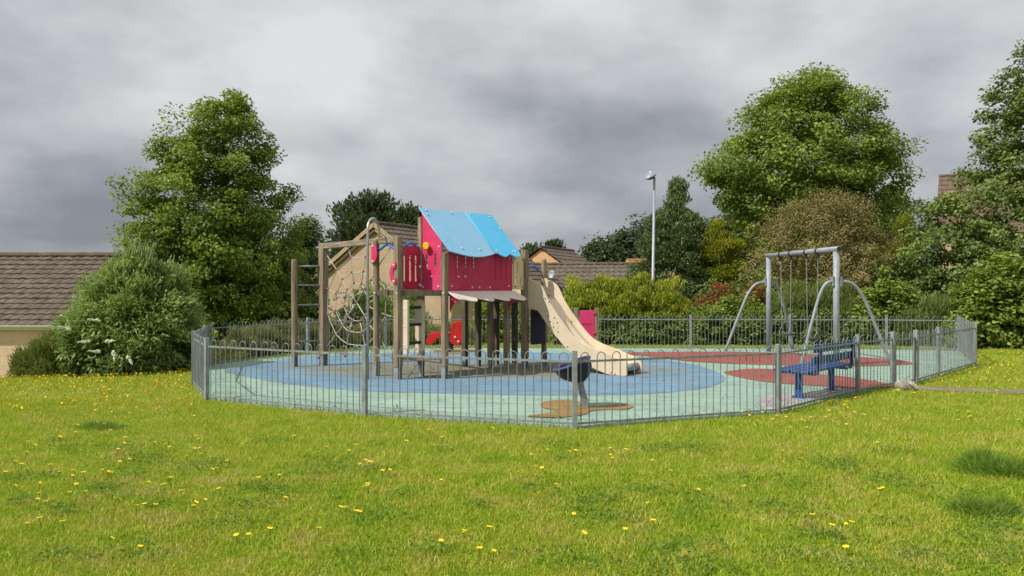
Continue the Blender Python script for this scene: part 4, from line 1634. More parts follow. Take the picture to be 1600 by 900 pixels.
# ================================================================== OTHER PLAY EQUIPMENT
# --- small pink panel between two short posts
pp = thing('activity_stand', 'small pink panel between two short timber posts behind the slide', 'play panel', AT(917, 547, 19.6))
pl_, pr_ = AT(900.5, 500, 19.6), AT(932.5, 500, 19.5)
for p in (pl_, pr_):
    MB().frame_box((p.x, p.y, 0.58), Vector((0.055, 0, 0)), Vector((0, 0.055, 0)), UP * 0.57).build('post', M['timber'], pp, bevel=0.01)
wv = [(0.10 + 0.026 * i, 0.73 + (0.022 if i % 4 == 1 else (-0.008 if i % 4 == 3 else 0.006))) for i in range(12)]
pn = plate('panel', rrect(0.085, 0.30, (pr_ - pl_).length - 0.065, 1.08, 0.03), [], Vector((pl_.x, pl_.y - 0.02, 0)), (Vector((pr_.x, pr_.y, 0)) - Vector((pl_.x, pl_.y, 0))), UP, 0.024, M['pink'], pp)
xv = Vector((pr_.x - pl_.x, pr_.y - pl_.y, 0)).normalized()
MB().tube([Vector((pl_.x, pl_.y - 0.034, 0)) + xv * a + UP * b_ for a, b_ in wv], 0.007, 5).build('wavy_groove', M['black_plastic'], pn, True)
for z in (0.5, 1.0):
    bolt(pn, Vector((pr_.x - 0.06, pr_.y - 0.05, z)), (0, -1, 0), 0.045, 'knob_red')

# --- red spring rocker in the background
rk = thing('spring_rocker', 'red spring rocker standing on a tan patch behind the tower legs', 'spring rocker', G(703, 551))
b0 = G(703, 551)
by = b0.y


def rp(px, py):
    return AT(px, py, by)


pts = []
for i in range(61):
    a = i / 60 * 2 * math.pi * 5
    pts.append((b0.x + 0.085 * math.cos(a), by + 0.085 * math.sin(a), 0.03 + 0.26 * i / 60))
MB().tube(pts, 0.016, 6).build('spring', M['black_plastic'], rk, True)
MB().beam(rp(672, 524), rp(716, 524), 0.07, 0.06).build('frame_bar', M['galv'], rk)
MB().beam(rp(694, 526) + Vector((0, -0.04, 0)), rp(707, 526) + Vector((0, -0.04, 0)), 0.05, 0.08).build('clamp', M['blue_pipe'], rk)
head = [(668.5, 537), (669, 527), (673, 521), (680, 519.5), (690, 521), (689, 526), (682, 529), (678, 534), (675, 538)]
back = [(704, 527), (706, 511), (709, 504), (716, 502.5), (721, 505), (721.5, 520), (721, 534), (717, 538), (709, 537), (705, 533)]
for dy in (-0.16, 0.16):
    ol = [Vector(p) for p in spline([(q.x, q.z) for q in (rp(*p) for p in head)], 3)]
    plate('head_panel', [(p[0], p[1]) for p in ol], [], (0, by + dy, 0), (1, 0, 0), UP, 0.03, M['red'], rk)
    ol = [Vector(p) for p in spline([(q.x, q.z) for q in (rp(*p) for p in back)], 3)]
    hl = slot(rp(712, 512).x, rp(712, 516.5).z, rp(712, 505).z, 0.05)
    bp = plate('seat_panel', [(p[0], p[1]) for p in ol], [hl], (0, by + dy, 0), (1, 0, 0), UP, 0.03, M['red'], rk)
    if dy < 0:
        for q in ((712, 526), (717, 533)):
            bolt(bp, rp(*q) + Vector((0, dy - 0.016, 0)), (0, -1, 0), 0.03)
MB().frame_box(rp(696, 523) + Vector((0, 0, 0.05)), Vector((0.13, 0, 0)), Vector((0, 0.15, 0)), UP * 0.015).build('seat', M['red'], rk, bevel=0.01)

# --- spinning bowl on a leaning steel post
sb0 = G(913, 640)
sp = thing('spinner_bowl', 'dark navy bowl-shaped spinner seat on a leaning steel post near the fence', 'spinner', sb0)
D0 = sb0.y


def bp_(px, py):
    return AT(px, py, D0)


prof = [(905, 599), (903, 612), (907, 624), (911, 640)]
mb = MB()
ptop, pm1, pm2, pbot = bp_(905, 592), bp_(905.5, 606), bp_(911.5, 626), bp_(914, 642)
for a, b_ in ((ptop, pm1), (pm1, pm2), (pm2, pbot)):
    pass
ol = [bp_(901.5, 588), bp_(912, 588), bp_(912.5, 603), bp_(918.5, 624), bp_(919, 640), bp_(911, 641), bp_(909.5, 629), bp_(903.5, 610)]
mb.prism([p + Vector((0, -0.045, 0)) for p in ol], Vector((0, 0.09, 0)))
ps = mb.build('post', M['galv'], sp, bevel=0.008)
bolt(ps, bp_(907.5, 613.5) + Vector((0, -0.047, 0)), (0, -1, 0), 0.024, 'bolt_dark')
bolt(ps, bp_(907.5, 613.5) + Vector((0, -0.060, 0)), (0, -1, 0), 0.013, 'bolt')
MB().tube([bp_(909, 602.5) + Vector((0, -0.047, 0)), bp_(905, 602) + Vector((0, -0.05, 0))], 0.006, 5).build('engraved_mark', M['rubber'], ps)
MB().frame_box(bp_(914.5, 641) + UP * 0.01, Vector((0.08, 0, 0)), Vector((0, 0.08, 0)), UP * 0.012).build('base_plate', M['galv'], sp)
# the bowl: a tilted half shell
rl, rr_ = bp_(866, 578), bp_(920.5, 558)
ax = (rr_ - rl)
Rb = ax.length / 2
ax.normalize()
bn = Vector((0, 1, 0))
dn_ = ax.cross(bn)
dn_ = -dn_ if dn_.z > 0 else dn_
cb_ = (rl + rr_) / 2
mb = MB()
n, k = 24, 9
vs = []
for i in range(k):
    t = i / (k - 1)
    r = Rb * (1 - 0.97 * t ** 2.1) * (1 if i < k - 1 else 1)
    dp = 0.35 * (t ** 0.75) * 0.86
    shift = 0.05 * t
    for j in range(n):
        a = 2 * math.pi * j / n
        vs.append(cb_ + ax * (r * math.cos(a) + shift) + bn * (r * 0.95 * math.sin(a)) + dn_ * dp)
fs = [(i * n + j, i * n + (j + 1) % n, (i + 1) * n + (j + 1) % n, (i + 1) * n + j) for i in range(k - 1) for j in range(n)]
fs.append(tuple((k - 1) * n + j for j in range(n)))
mb.add(vs, fs)
bo = mb.build('bowl', M['navy'], sp, True)
s_ = bo.modifiers.new('solid', 'SOLIDIFY')
s_.thickness = 0.02
MB().tube([cb_ + ax * (Rb * 1.02 * math.cos(a)) + bn * (Rb * 0.97 * math.sin(a)) for a in np.linspace(0, 2 * math.pi, 32, endpoint=False)], 0.019, 8, closed=True).build('rim', M['navy_rim'], sp, True)

# --- blue bench by the fence
fd = (FP['G'] - FP['F']).normalized()
fin = Vector((-fd.y, fd.x, 0))
if fin.dot(Vector((0, 15, 0)) - FP['F']) < 0:
    fin = -fin


def BN(t, s, z=0.0):
    p = FP['F'] + fd * t + fin * s
    return Vector((p.x, p.y, z))


bench = thing('bench', 'blue slatted metal bench with its back against the near fence', 'bench', BN(2.0, 0.35))
for t in (1.42, 2.62):
    lg = MB().frame_box(BN(t, 0.34, 0.21), fd * 0.035, fin * 0.045, UP * 0.20).build('leg', M['blue_bench'], bench, bevel=0.006)
    MB().frame_box(BN(t, 0.34, 0.045), fd * 0.06, fin * 0.09, UP * 0.008).build('foot_plate', M['blue_bench'], lg)
    MB().beam(BN(t, 0.08, 0.40), BN(t, 0.60, 0.405), 0.045, 0.035).build('seat_bracket', M['blue_bench'], bench)
for i in range(4):
    MB().frame_box(BN(2.02, 0.16 + i * 0.135, 0.445 + 0.004 * i), fd * 0.88, fin * 0.056, UP * 0.018).build('seat_slat', M['blue_bench'], bench, bevel=0.008)
for t in (1.55, 2.85):
    MB().beam(BN(t, 0.13, 0.38), BN(t, 0.055, 0.84), 0.05, 0.03, fd).build('back_upright', M['blue_bench'], bench, bevel=0.005)
for z, s, hh in ((0.60, 0.125, 0.062), (0.775, 0.097, 0.062)):
    MB().frame_box(BN(2.20, s, z), fd * 0.83, (fin * 0.16 - UP).normalized().cross(fd) * 0.016, (UP - fin * 0.16).normalized() * hh).build('back_slat', M['blue_bench'], bench, bevel=0.01)

# --- swing frame and swings
tl, tr = Vector((6.60, 19.75, 2.48)), Vector((6.82, 16.15, 2.48))
sw = thing('swing_set', 'tall grey tubular swing frame with curved side struts', 'swing frame', (tl + tr) / 2 - UP * 2.48)
bar = (tr - tl).normalized()
MB().tube([tl - bar * 0.08, tr + bar * 0.12], 0.058, 16).build('top_bar', M['paint_grey'], sw, True)
MB().tube([tr + bar * 0.115, tr + bar * 0.123], 0.05, 16).build('end_cap', M['black_plastic'], sw)
feet = {0: (G(1133, 550), G(1240, 547)), 1: (G(1251, 574), G(1393, 572.5))}
for i, p in enumerate((tl, tr)):
    MB().tube([(p.x, p.y, 0.02), (p.x, p.y, 2.43)], 0.065, 16).build('upright', M['paint_grey'], sw, True)
    for f in feet[i]:
        h = Vector((f.x - p.x, f.y - p.y, 0))
        hn = h.normalized()
        L = h.length
        ctl = [p - UP * 0.68 + hn * 0.06, p - UP * 0.685 + hn * (0.16 * L), p - UP * 0.74 + hn * (0.30 * L), p - UP * 0.92 + hn * (0.44 * L), p - UP * 1.30 + hn * (0.60 * L), Vector((f.x, f.y, 0.02))]
        MB().tube(spline([tuple(q) for q in ctl], 5, False), 0.034, 10).build('side_strut', M['paint_grey'], sw, True)
        MB().frame_box(p - UP * 0.68 + hn * 0.085, hn * 0.022, hn.cross(UP) * 0.05, UP * 0.10).build('clamp_plate', M['galv'], sw, bevel=0.004)
sf_ = PL(tl, tr)
hang = [(1220, 1236), (1260, 1278)]
seatm = None
sl_lab = ['flat black rubber swing seat on two chains, the farther swing', 'flat black rubber swing seat on two chains, the nearer swing']
for i, pair in enumerate(hang):
    tops = [sf_(px, 400) for px in pair]
    for p in tops:
        c = Vector((p.x, p.y, 2.48))
        MB().tube([c + bar * (-0.025), c + bar * 0.025], 0.073, 14).build('hanger_collar', M['black_plastic'], sw)
        MB().frame_box(c - UP * 0.105, bar * 0.02, bar.cross(UP) * 0.02, UP * 0.045).build('hanger_bracket', M['black_plastic'], sw)
    mid = (Vector((tops[0].x, tops[0].y, 0)) + Vector((tops[1].x, tops[1].y, 0))) / 2
    swing = thing('swing', sl_lab[i], 'swing', mid + UP * 0.50, 'swings hanging from the swing frame')
    hw = (tops[1] - tops[0]).length * 0.5 * 0.86
    per_ = bar.cross(UP)
    for s, p in zip((-1, 1), tops):
        top = Vector((p.x, p.y, 2.36))
        lo = mid + bar * s * hw * 0.95 + UP * 0.70
        links = MB()
        N = 40
        for q in range(N):
            a, b_ = top.lerp(lo, q / N), top.lerp(lo, (q + 1.25) / N)
            sdv = per_ if q % 2 else bar
            mm = (a + b_) / 2
            hh = (b_ - a) / 2
            links.tube([mm + hh * math.cos(an) + sdv * 0.011 * math.sin(an) for an in np.linspace(0, 2 * math.pi, 6, endpoint=False)], 0.0036, 4, closed=True)
        chn = links.build('chain', M['galv'], swing)
        for e_ in (-1, 1):
            MB().tube([lo, mid + bar * s * hw + per_ * e_ * 0.07 + UP * 0.525], 0.006, 5).build('chain_tail', M['galv'], chn)
    ol = []
    for t in np.linspace(-1, 1, 11):
        ol.append((t * (hw + 0.03), 0.505 + 0.012 * abs(t) ** 2))
    ol += [(t * (hw + 0.03), 0.540 + 0.012 * abs(t) ** 2) for t in np.linspace(1, -1, 11)]
    MB().prism([mid + bar * a + UP * b_ - per_ * 0.085 for a, b_ in ol], per_ * 0.17).build('seat', M['rubber'], swing, bevel=0.008)

# --- boulder
bc = G(1413, 609)
bl = thing('boulder', 'pale boulder with a white painted face beside the gate', 'boulder', bc)
mb = MB()
mb.ball((bc.x, bc.y, 0.045), 0.15, 18, 12, (0.95, 0.75, 0.75))
me = mb.mesh('stone', M['stone'], Vector(bc))
for v in me.vertices:
    q = v.co
    k = 0.16 * math.sin(9 * q.x + 3) * math.cos(11 * q.y + 1) + 0.12 * math.sin(17 * q.z + 6 * q.x) + 0.06 * math.sin(31 * q.x + 23 * q.y)
    v.co = q * (1 + k)
    if q.x > 0.02:
        v.co.z -= (q.x - 0.02) * 0.45
link('stone', me, bl)
mb = MB()
A = bc + Vector((0.04, -0.118, 0.105))
face = [(x * .88, z * .85) for x, z in [(-0.03, 0.07), (0.02, 0.075), (0.085, 0.03), (0.125, -0.045), (0.14, -0.10), (0.08, -0.085), (0.03, -0.03), (-0.02, 0.015)]]
mb.prism([A + Vector((x, 0.03 * (z > 0) - 0.012, z)) for x, z in face], Vector((0.01, 0.06, -0.01)))
pf = mb.build('painted_face', M['white_paint'], bl, bevel=0.01)
for x, z in ((0.02, 0.035), (0.05, 0.01), (0.075, -0.03), (0.035, -0.005)):
    MB().ball(A + Vector((x, -0.018, z)), 0.009, 6, 4, (1, .5, 1)).build('dark_blotch', M['rubber'], pf)

# --- lamp column
ld_ = 28.0
lp = AT(1019.5, 455, ld_)
lamp = thing('lamp_post', 'tall slim grey street lamp column behind the hedge', 'street lamp', (lp.x, ld_, -0.6))
tp = AT(1022.5, 277, ld_)
MB().tube([(lp.x, ld_, -0.6), (lp.x, ld_, 0.7), (lp.x + 0.005, ld_, 0.75), (tp.x, ld_, tp.z)], [0.085, 0.085, 0.062, 0.042], 14).build('column', M['lamp_steel'], lamp, True)
hd = tp + Vector((-0.03, -0.10, 0.10))
hx = Vector((-0.80, -0.42, -0.38)).normalized()      # the head leans out and down from the column top
hy = hx.cross(UP).normalized()
hz_ = hy.cross(hx)
hc = tp + hx * 0.12 + UP * 0.06


def shell(rows, n=16):
    vs, fs = [], []
    for a, w, up, dn in rows:
        for j in range(n):
            t = 2 * math.pi * j / n
            sv = math.sin(t)
            vs.append(hc + hx * a + hy * (w * math.cos(t)) + hz_ * (up * sv if sv > 0 else dn * sv))
    for i in range(len(rows) - 1):
        for j in range(n):
            fs.append((i * n + j, i * n + (j + 1) % n, (i + 1) * n + (j + 1) % n, (i + 1) * n + j))
    fs += [tuple(range(n))[::-1], tuple((len(rows) - 1) * n + j for j in range(n))]
    return MB().add(vs, fs)


shell([(-0.17, 0.03, 0.03, 0.03), (-0.13, 0.10, 0.09, 0.03), (-0.04, 0.16, 0.14, 0.03), (0.08, 0.18, 0.14, 0.03), (0.20, 0.15, 0.10, 0.03), (0.27, 0.08, 0.05, 0.02), (0.29, 0.02, 0.015, 0.01)]).build('lamp_head', M['lamp_steel'], lamp, True)
shell([(-0.10, 0.05, 0.0, 0.04), (-0.02, 0.13, 0.0, 0.085), (0.10, 0.14, 0.0, 0.085), (0.21, 0.09, 0.0, 0.05)]).build('lens', M['rubber'], lamp, True)
MB().tube([hc + hz_ * 0.12, hc + hz_ * 0.20], [0.05, 0.035], 10).build('sensor_cap', M['white_pipe'], lamp, True)

# ================================================================== HOUSES
def tiled_slope(parent, e0, e1, r0, r1, rows, mat, roll=0.30, thick=0.035, hp=0.028):
    """courses of interlocking tiles from the eave e0-e1 up to the ridge r0-r1, each course one part"""
    e0, e1, r0, r1 = (Vector(p) for p in (e0, e1, r0, r1))
    nrm = (e1 - e0).cross(r0 - e0).normalized()
    if nrm.z < 0:
        nrm = -nrm
    for k in range(rows):
        a0, a1 = e0.lerp(r0, k / rows), e1.lerp(r1, k / rows)
        b0_, b1_ = e0.lerp(r0, (k + 1.06) / rows), e1.lerp(r1, (k + 1.06) / rows)
        nt_ = max(1, round((a1 - a0).length / roll))
        vs, fs = [], []
        m_ = nt_ * 4
        jit = [random.gauss(0, 0.004) for _ in range(nt_ + 1)]
        for i in range(m_ + 1):
            t = i / m_
            h = (0.0, hp, hp * 0.9, 0.0)[i % 4] + jit[i // 4]
            vs += [a0.lerp(a1, t) + nrm * (thick + h), b0_.lerp(b1_, t) + nrm * (h * 0.9), a0.lerp(a1, t) + nrm * -0.01]
        for i in range(m_):
            o = i * 3
            fs += [(o, o + 3, o + 4, o + 1), (o + 2, o + 5, o + 3, o)]
        MB().add(vs, fs).build('tile_course', mat, parent)
    MB().prism([e0 - nrm * 0.02, e1 - nrm * 0.02, r1 - nrm * 0.02, r0 - nrm * 0.02], -nrm * 0.12)


def ridge_caps(parent, a, b_, mat, r=0.10, step=0.45):
    a, b_ = Vector(a), Vector(b_)
    n = max(1, int((b_ - a).length / step))
    for i in range(n):
        p, q = a.lerp(b_, i / n), a.lerp(b_, (i + 0.985) / n)
        MB().tube([p + UP * random.gauss(0, .005), q + UP * random.gauss(0, .005)], [r * 1.03, r * 0.97], 8).build('ridge_tile', mat, parent)


def house(label, peak, rdir, length, half, pitch, floor, wallm, tilem, rows, barge=True, roll=0.3, eave=0.3, side='both', group=None, ridge_mat=None, name='house', windows=()):
    """gable-ended house; peak = top of the near gable, ridge runs along rdir"""
    peak = Vector(peak)
    r = Vector((rdir[0], rdir[1], 0)).normalized()
    g = Vector((r.y, -r.x, 0))
    root = thing(name, label, 'house', (peak.x, peak.y, floor), group)
    drop = half * pitch
    pe = [peak + g * s * half - UP * drop for s in (-1, 1)]
    mb = MB()
    near = [pe[0], peak, pe[1], Vector((pe[1].x, pe[1].y, floor)), Vector((pe[0].x, pe[0].y, floor))]
    in_ = UP * -0.10
    near = [near[0] + in_, near[1] + in_, near[2] + in_, near[3], near[4]]
    mb.prism(near, r * length)
    wl = mb.build('wall', wallm, root)
    ov = r * 0.18
    rf = bpy.data.objects.new('roof', None)
    COL.objects.link(rf)
    rf.parent = root
    for s in (-1, 1):
        e_ = peak + g * s * (half + eave) - UP * (half + eave) * pitch
        tiled_slope(rf, e_ - ov, e_ + r * length + ov, peak - ov, peak + r * length + ov, rows, tilem, roll)
    ridge_caps(rf, peak - ov + UP * 0.03, peak + r * length + ov + UP * 0.03, ridge_mat or tilem)
    if barge:
        for s in (-1, 1):
            for off, dz, hh in ((0.20, 0.0, 0.17), (0.12, -0.20, 0.10)):
                a = peak - r * off + UP * (dz - 0.03)
                b_ = a + g * s * (half + eave) - UP * (half + eave) * pitch
                MB().beam(a, b_, 0.03, hh, (UP + g * s * pitch).normalized()).build('bargeboard', M['barge'], root)
    for u, z0, z1, w in windows:
        c = peak + g * u - r * 0.01
        c.z = 0
        fr = MB().frame_box(c + UP * (z0 + z1) / 2, g * (w / 2), r * 0.03, UP * ((z1 - z0) / 2)).build('window', M['gutter'], root)
        MB().frame_box(c - r * 0.035 + UP * (z0 + z1) / 2, g * (w / 2 - 0.06), r * 0.004, UP * ((z1 - z0) / 2 - 0.06)).build('pane', M['glass'], fr)
    return root


rot1 = math.atan2(-0.457, 0.889)
M['brick_buff'] = brick_mat('buff_brick', (0.46, 0.335, 0.205), (0.40, 0.28, 0.165), (0.48, 0.40, 0.29), -rot1)
M['brick_buff_l'] = brick_mat('buff_brick_left', (0.74, 0.53, 0.35), (0.66, 0.47, 0.30), (0.66, 0.55, 0.42), 0)
h1p = (-5.65, 32.0, 4.29)
house('buff brick bungalow with its gable end facing the climbing net', h1p, (0.457, 0.889), 11, 3.66, 0.68, -1.2, M['brick_buff'], M['tile'], 13)
house('distant house with an orange gable beside the blue wavy rail', (1.9, 50, 4.22), (0.42, 0.906), 5.9, 3.4, 0.69, -1.5, M['orange_render'], M['tile'], 10, barge=False)
# long low roof in front of it: ridge across the view
rd3 = Vector((0.985, -0.17, 0)).normalized()
h3 = Vector((1.6, 44.6, 2.94))
h3r = house('long low brown tiled bungalow roof right of the slide', h3 - rd3 * 6.0, (rd3.x, rd3.y), 11.65, 3.6, 0.60, -2.2, M['orange_render'], M['tile'], 10, roll=0.34)
# a lean-to roof joined to its front
lt0, lt1 = Vector((2.25, 41.5, 1.75)), Vector((4.75, 41.1, 1.75))
tiled_slope(h3r, lt0 + Vector((-0.2, -2.6, -1.5)), lt1 + Vector((0.4, -2.6, -1.5)), lt0, lt1 - Vector((1.0, 0, 0)), 6, M['tile'])
house('far house showing only a small strip of orange roof', (9.3, 61, 3.75), (0.99, 0.08), 5, 3.4, 0.55, -1.5, M['orange_render'], M['tile_orange'], 7, ridge_mat=M['tile_orange'])
house('tall house with a steep brown roof half hidden by the right-hand tree', (26.9, 48, 8.55), (0.84, -0.54), 4.2, 3.6, 1.0, -1.0, M['brick_buff'], M['tile_red'], 12, barge=False, ridge_mat=M['tile_red'])

# left bungalow: eave side on, gutter and brick wall
hl = thing('house', 'brown tiled bungalow with white gutter at the left edge', 'house', (-17, 24, -2.3))
eY, rY, eZ, rZ_ = 22.75, 25.75, 0.52, 2.70
xl, xr = -24.0, -13.1
rf = bpy.data.objects.new('roof', None)
COL.objects.link(rf)
rf.parent = hl
tiled_slope(rf, (xl, eY, eZ), (xr, eY, eZ), (xl, rY, rZ_), (xr, rY, rZ_), 14, M['tile'], 0.30)
tiled_slope(rf, (xl, 2 * rY - eY, eZ), (xr, 2 * rY - eY, eZ), (xl, rY, rZ_), (xr, rY, rZ_), 14, M['tile'], 0.30)
ridge_caps(rf, (xl, rY, rZ_ + 0.03), (xr, rY, rZ_ + 0.03), M['tile_red'], 0.11)
mb = MB()
mb.prism([(xl + .2, eY + 0.12, eZ + 0.02), (xl + .2, rY, rZ_ - 0.15), (xl + .2, 2 * rY - eY - .35, eZ + 0.1), (xl + .2, 2 * rY - eY - .35, -2.3), (xl + .2, eY + 0.12, -2.3)], Vector((xr - xl - .4, 0, 0)))
mb.build('wall', M['brick_buff_l'], hl)
MB().frame_box(((xl + xr) / 2, eY + 0.062, eZ - 0.085), Vector(((xr - xl) / 2, 0, 0)), Vector((0, 0.055, 0)), UP * 0.02).build('soffit', M['gutter'], hl)
gut = MB()
gp = []
for i in range(9):
    a = math.pi + math.pi * i / 8
    gp.append((0.075 * math.cos(a), 0.075 * math.sin(a)))
vs = [(x_, eY - 0.06 + a, eZ + 0.02 + b_) for x_ in (xl, xr) for a, b_ in gp]
gut.add(vs, [(i, i + 1, i + 10, i + 9) for i in range(8)])
g_ = gut.build('gutter', M['gutter'], hl)
s_ = g_.modifiers.new('solid', 'SOLIDIFY')
s_.thickness = 0.012
MB().frame_box(((xl + xr) / 2, eY + 0.02, eZ - 0.05), Vector(((xr - xl) / 2, 0, 0)), Vector((0, 0.012, 0)), UP * 0.07).build('fascia', M['gutter'], hl)

# satellite dish on the lean-to roof
dd = AT(861.5, 429, 38.9)
dish = thing('satellite_dish', 'small pale grey satellite dish on the low roof behind the slide', 'satellite dish', dd - UP * 0.6)
mb = MB()
vs = []
nrm = Vector((-0.55, -0.8, 0.25)).normalized()
sx_ = nrm.cross(UP).normalized()
sy_ = sx_.cross(nrm)
for i, (r, dpt) in enumerate(((0.02, 0.04), (0.09, 0.033), (0.16, 0.015), (0.2, 0.0))):
    for j in range(16):
        a = 2 * math.pi * j / 16
        vs.append(dd + sx_ * r * math.cos(a) * 0.9 + sy_ * r * 1.08 * math.sin(a) - nrm * dpt)
mb.add(vs, [(i * 16 + j, i * 16 + (j + 1) % 16, (i + 1) * 16 + (j + 1) % 16, (i + 1) * 16 + j) for i in range(3) for j in range(16)] + [tuple(range(16))])
q = mb.build('reflector', M['lamp_steel'], dish, True)
s_ = q.modifiers.new('solid', 'SOLIDIFY')
s_.thickness = 0.015
MB().tube([dd - nrm * 0.05, dd - nrm * 0.3 - UP * 0.1, dd - nrm * 0.3 - UP * 0.9], 0.025, 8).build('mast', M['galv'], dish)
MB().tube([dd - sy_ * 0.19, dd + nrm * 0.25 - sy_ * 0.1], 0.015, 6).build('feed_arm', M['galv'], dish)

# ================================================================== TREES AND SHRUBS
def gzf(px, d):
    x = (px - 800) * d / F_PX
    return float(gz(x, d))


tree('broadleaf_tree', 'tall rounded green tree left of the climbing tower', 'tree',
     [(146, 352, 388), (165, 305, 405), (190, 280, 415), (215, 240, 428), (250, 232, 436), (280, 205, 446), (310, 195, 458), (340, 190, 462), (375, 186, 468), (410, 192, 470), (440, 215, 474), (470, 250, 478), (492, 290, 470)],
     23.0, 0.85, 640, 0.44, 115, 0.115, 0.07, 'leaf_mid', 352, -1.0, 0.17, nl=90, flat=0.6, lobes=125, extra=0.08)
tree('broadleaf_tree', 'smaller dark tree between the tall left tree and the brick gable', 'tree',
     [(345, 455, 500), (365, 440, 515), (395, 420, 520), (430, 410, 515), (470, 400, 505), (500, 410, 490)],
     27.0, 0.9, 110, 0.55, 150, 0.12, 0.07, 'leaf_dark', 462, -1.0, 0.12, nl=20)
tree('distant_tree', 'dark distant tree behind the brick gable, the taller one', 'tree',
     [(309, 545, 605), (322, 520, 625), (340, 505, 635), (365, 498, 640), (400, 500, 640), (440, 510, 630)],
     66.0, 0.8, 150, 1.5, 120, 0.42, 0.2, 'leaf_far', 570, -2.2, 0.4, nl=20, style='spray', group='distant dark trees')
tree('distant_tree', 'lower dark distant tree touching the blue roof edge', 'tree',
     [(326, 625, 655), (340, 605, 668), (370, 600, 675), (420, 605, 672)],
     68.0, 0.8, 70, 1.4, 120, 0.42, 0.2, 'leaf_far', 640, -2.2, 0.35, nl=12, style='spray', group='distant dark trees')
for lab, rows, d_ in (('tiny distant treetop just right of the blue roof', [(382, 828, 836), (392, 815, 842), (420, 812, 845)], 95),
                      ('tiny distant treetop above the orange gable', [(378, 862, 872), (388, 852, 882), (420, 850, 885)], 96)):
    tree('distant_tree', lab, 'tree', rows, d_, 0.9, 26, 1.2, 90, 0.5, 0.24, 'leaf_far', (rows[-1][1] + rows[-1][2]) / 2, -1.5, 0.2, nl=6, style='spray', group='distant dark trees')
for lab, rows, d_ in (('lowest far tree at the left end of the dark wood', [(380, 925, 950), (392, 908, 970), (412, 902, 985), (440, 902, 990)], 100),
                      ('middle far tree of the dark wood left of the lamp', [(362, 965, 990), (375, 945, 1012), (395, 938, 1025), (440, 940, 1030)], 104),
                      ('tallest far tree of the dark wood behind the lamp', [(348, 995, 1020), (362, 975, 1050), (385, 965, 1065), (440, 965, 1070)], 108),
                      ('far dark tree between the conifer and the golden shrub', [(346, 1090, 1130), (356, 1060, 1160), (380, 1050, 1170), (440, 1050, 1175)], 112),
                      ('far dark tree behind the golden shrub', [(338, 1130, 1170), (352, 1115, 1200), (380, 1110, 1210), (440, 1110, 1210)], 116)):
    tree('distant_tree', lab, 'tree', rows, d_, 0.8, 90, 2.2, 110, 0.6, 0.3, 'leaf_far', (rows[-1][1] + rows[-1][2]) / 2, -1.5, 0.4, nl=8, group='distant dark trees')

tree('conifer', 'dark green pointed conifer right of the lamp post', 'tree',
     [(274, 1056, 1062), (300, 1046, 1072), (328, 1024, 1090), (355, 1004, 1108), (390, 988, 1120), (420, 978, 1130), (450, 975, 1132), (480, 975, 1132)],
     30.0, 1.0, 330, 0.36, 150, 0.14, 0.05, 'leaf_conifer', 1058, -1.0, 0.14, style='spray', nl=40, flat=0.75, trunk_top=0.97, jitter=0.10)
tree('golden_conifer', 'golden yellow conifer behind the red-leaved shrub', 'tree',
     [(348, 1105, 1130), (366, 1092, 1155), (395, 1086, 1168), (425, 1085, 1172), (460, 1085, 1172)],
     29.0, 1.0, 85, 0.34, 150, 0.12, 0.045, 'leaf_yellow', 1125, -0.9, 0.08, style='spray', nl=20, extra=-0.10)
tree('golden_conifer', 'golden conifer half hidden behind the olive-brown tree', 'tree',
     [(328, 1405, 1420), (350, 1392, 1432), (385, 1385, 1440), (430, 1380, 1445)],
     30.0, 1.0, 60, 0.34, 150, 0.12, 0.045, 'leaf_yellow', 1412, -0.9, 0.08, style='spray', nl=14, extra=-0.14)
tree('broadleaf_tree', 'largest wide-crowned green tree behind the swing frame', 'tree',
     [(113, 1255, 1290), (128, 1215, 1325), (145, 1190, 1350), (165, 1172, 1362), (190, 1155, 1375), (215, 1140, 1400), (240, 1108, 1414), (262, 1090, 1414), (285, 1098, 1420), (310, 1112, 1424), (335, 1128, 1420), (360, 1150, 1425), (395, 1165, 1425), (430, 1175, 1420)],
     36.0, 0.85, 800, 0.68, 115, 0.17, 0.11, 'leaf_lime', 1290, -1.2, 0.32, nl=80, flat=0.7, lobes=140)
tree('olive_brown_tree', 'dense olive-brown small-leaved tree behind the swings', 'tree',
     [(294, 1275, 1310), (308, 1235, 1345), (325, 1205, 1370), (350, 1180, 1395), (380, 1160, 1415), (410, 1150, 1425), (440, 1148, 1430), (480, 1155, 1425)],
     27.0, 0.85, 330, 0.42, 170, 0.075, 0.038, 'leaf_brown', 1290, -0.8, 0.12, nl=60, flat=0.8, shell=0.40, jitter=0.07)
tree('broadleaf_tree', 'dark green tree cut off by the right edge of the photo', 'tree',
     [(62, 1595, 1660), (95, 1578, 1690), (140, 1540, 1720), (175, 1524, 1740), (215, 1510, 1760), (245, 1505, 1770), (275, 1487, 1780), (300, 1468, 1790), (340, 1436, 1800), (380, 1418, 1800), (430, 1412, 1800), (480, 1420, 1800)],
     24.0, 0.8, 640, 0.42, 110, 0.125, 0.08, 'leaf_dark', 1610, -0.5, 0.22, nl=80, flat=0.7, extra=0.14, lobes=150)


def LN(*pts):
    """plan line from (px, distance) pairs"""
    return [((px - 800) * d_ / F_PX, d_) for px, d_ in pts]


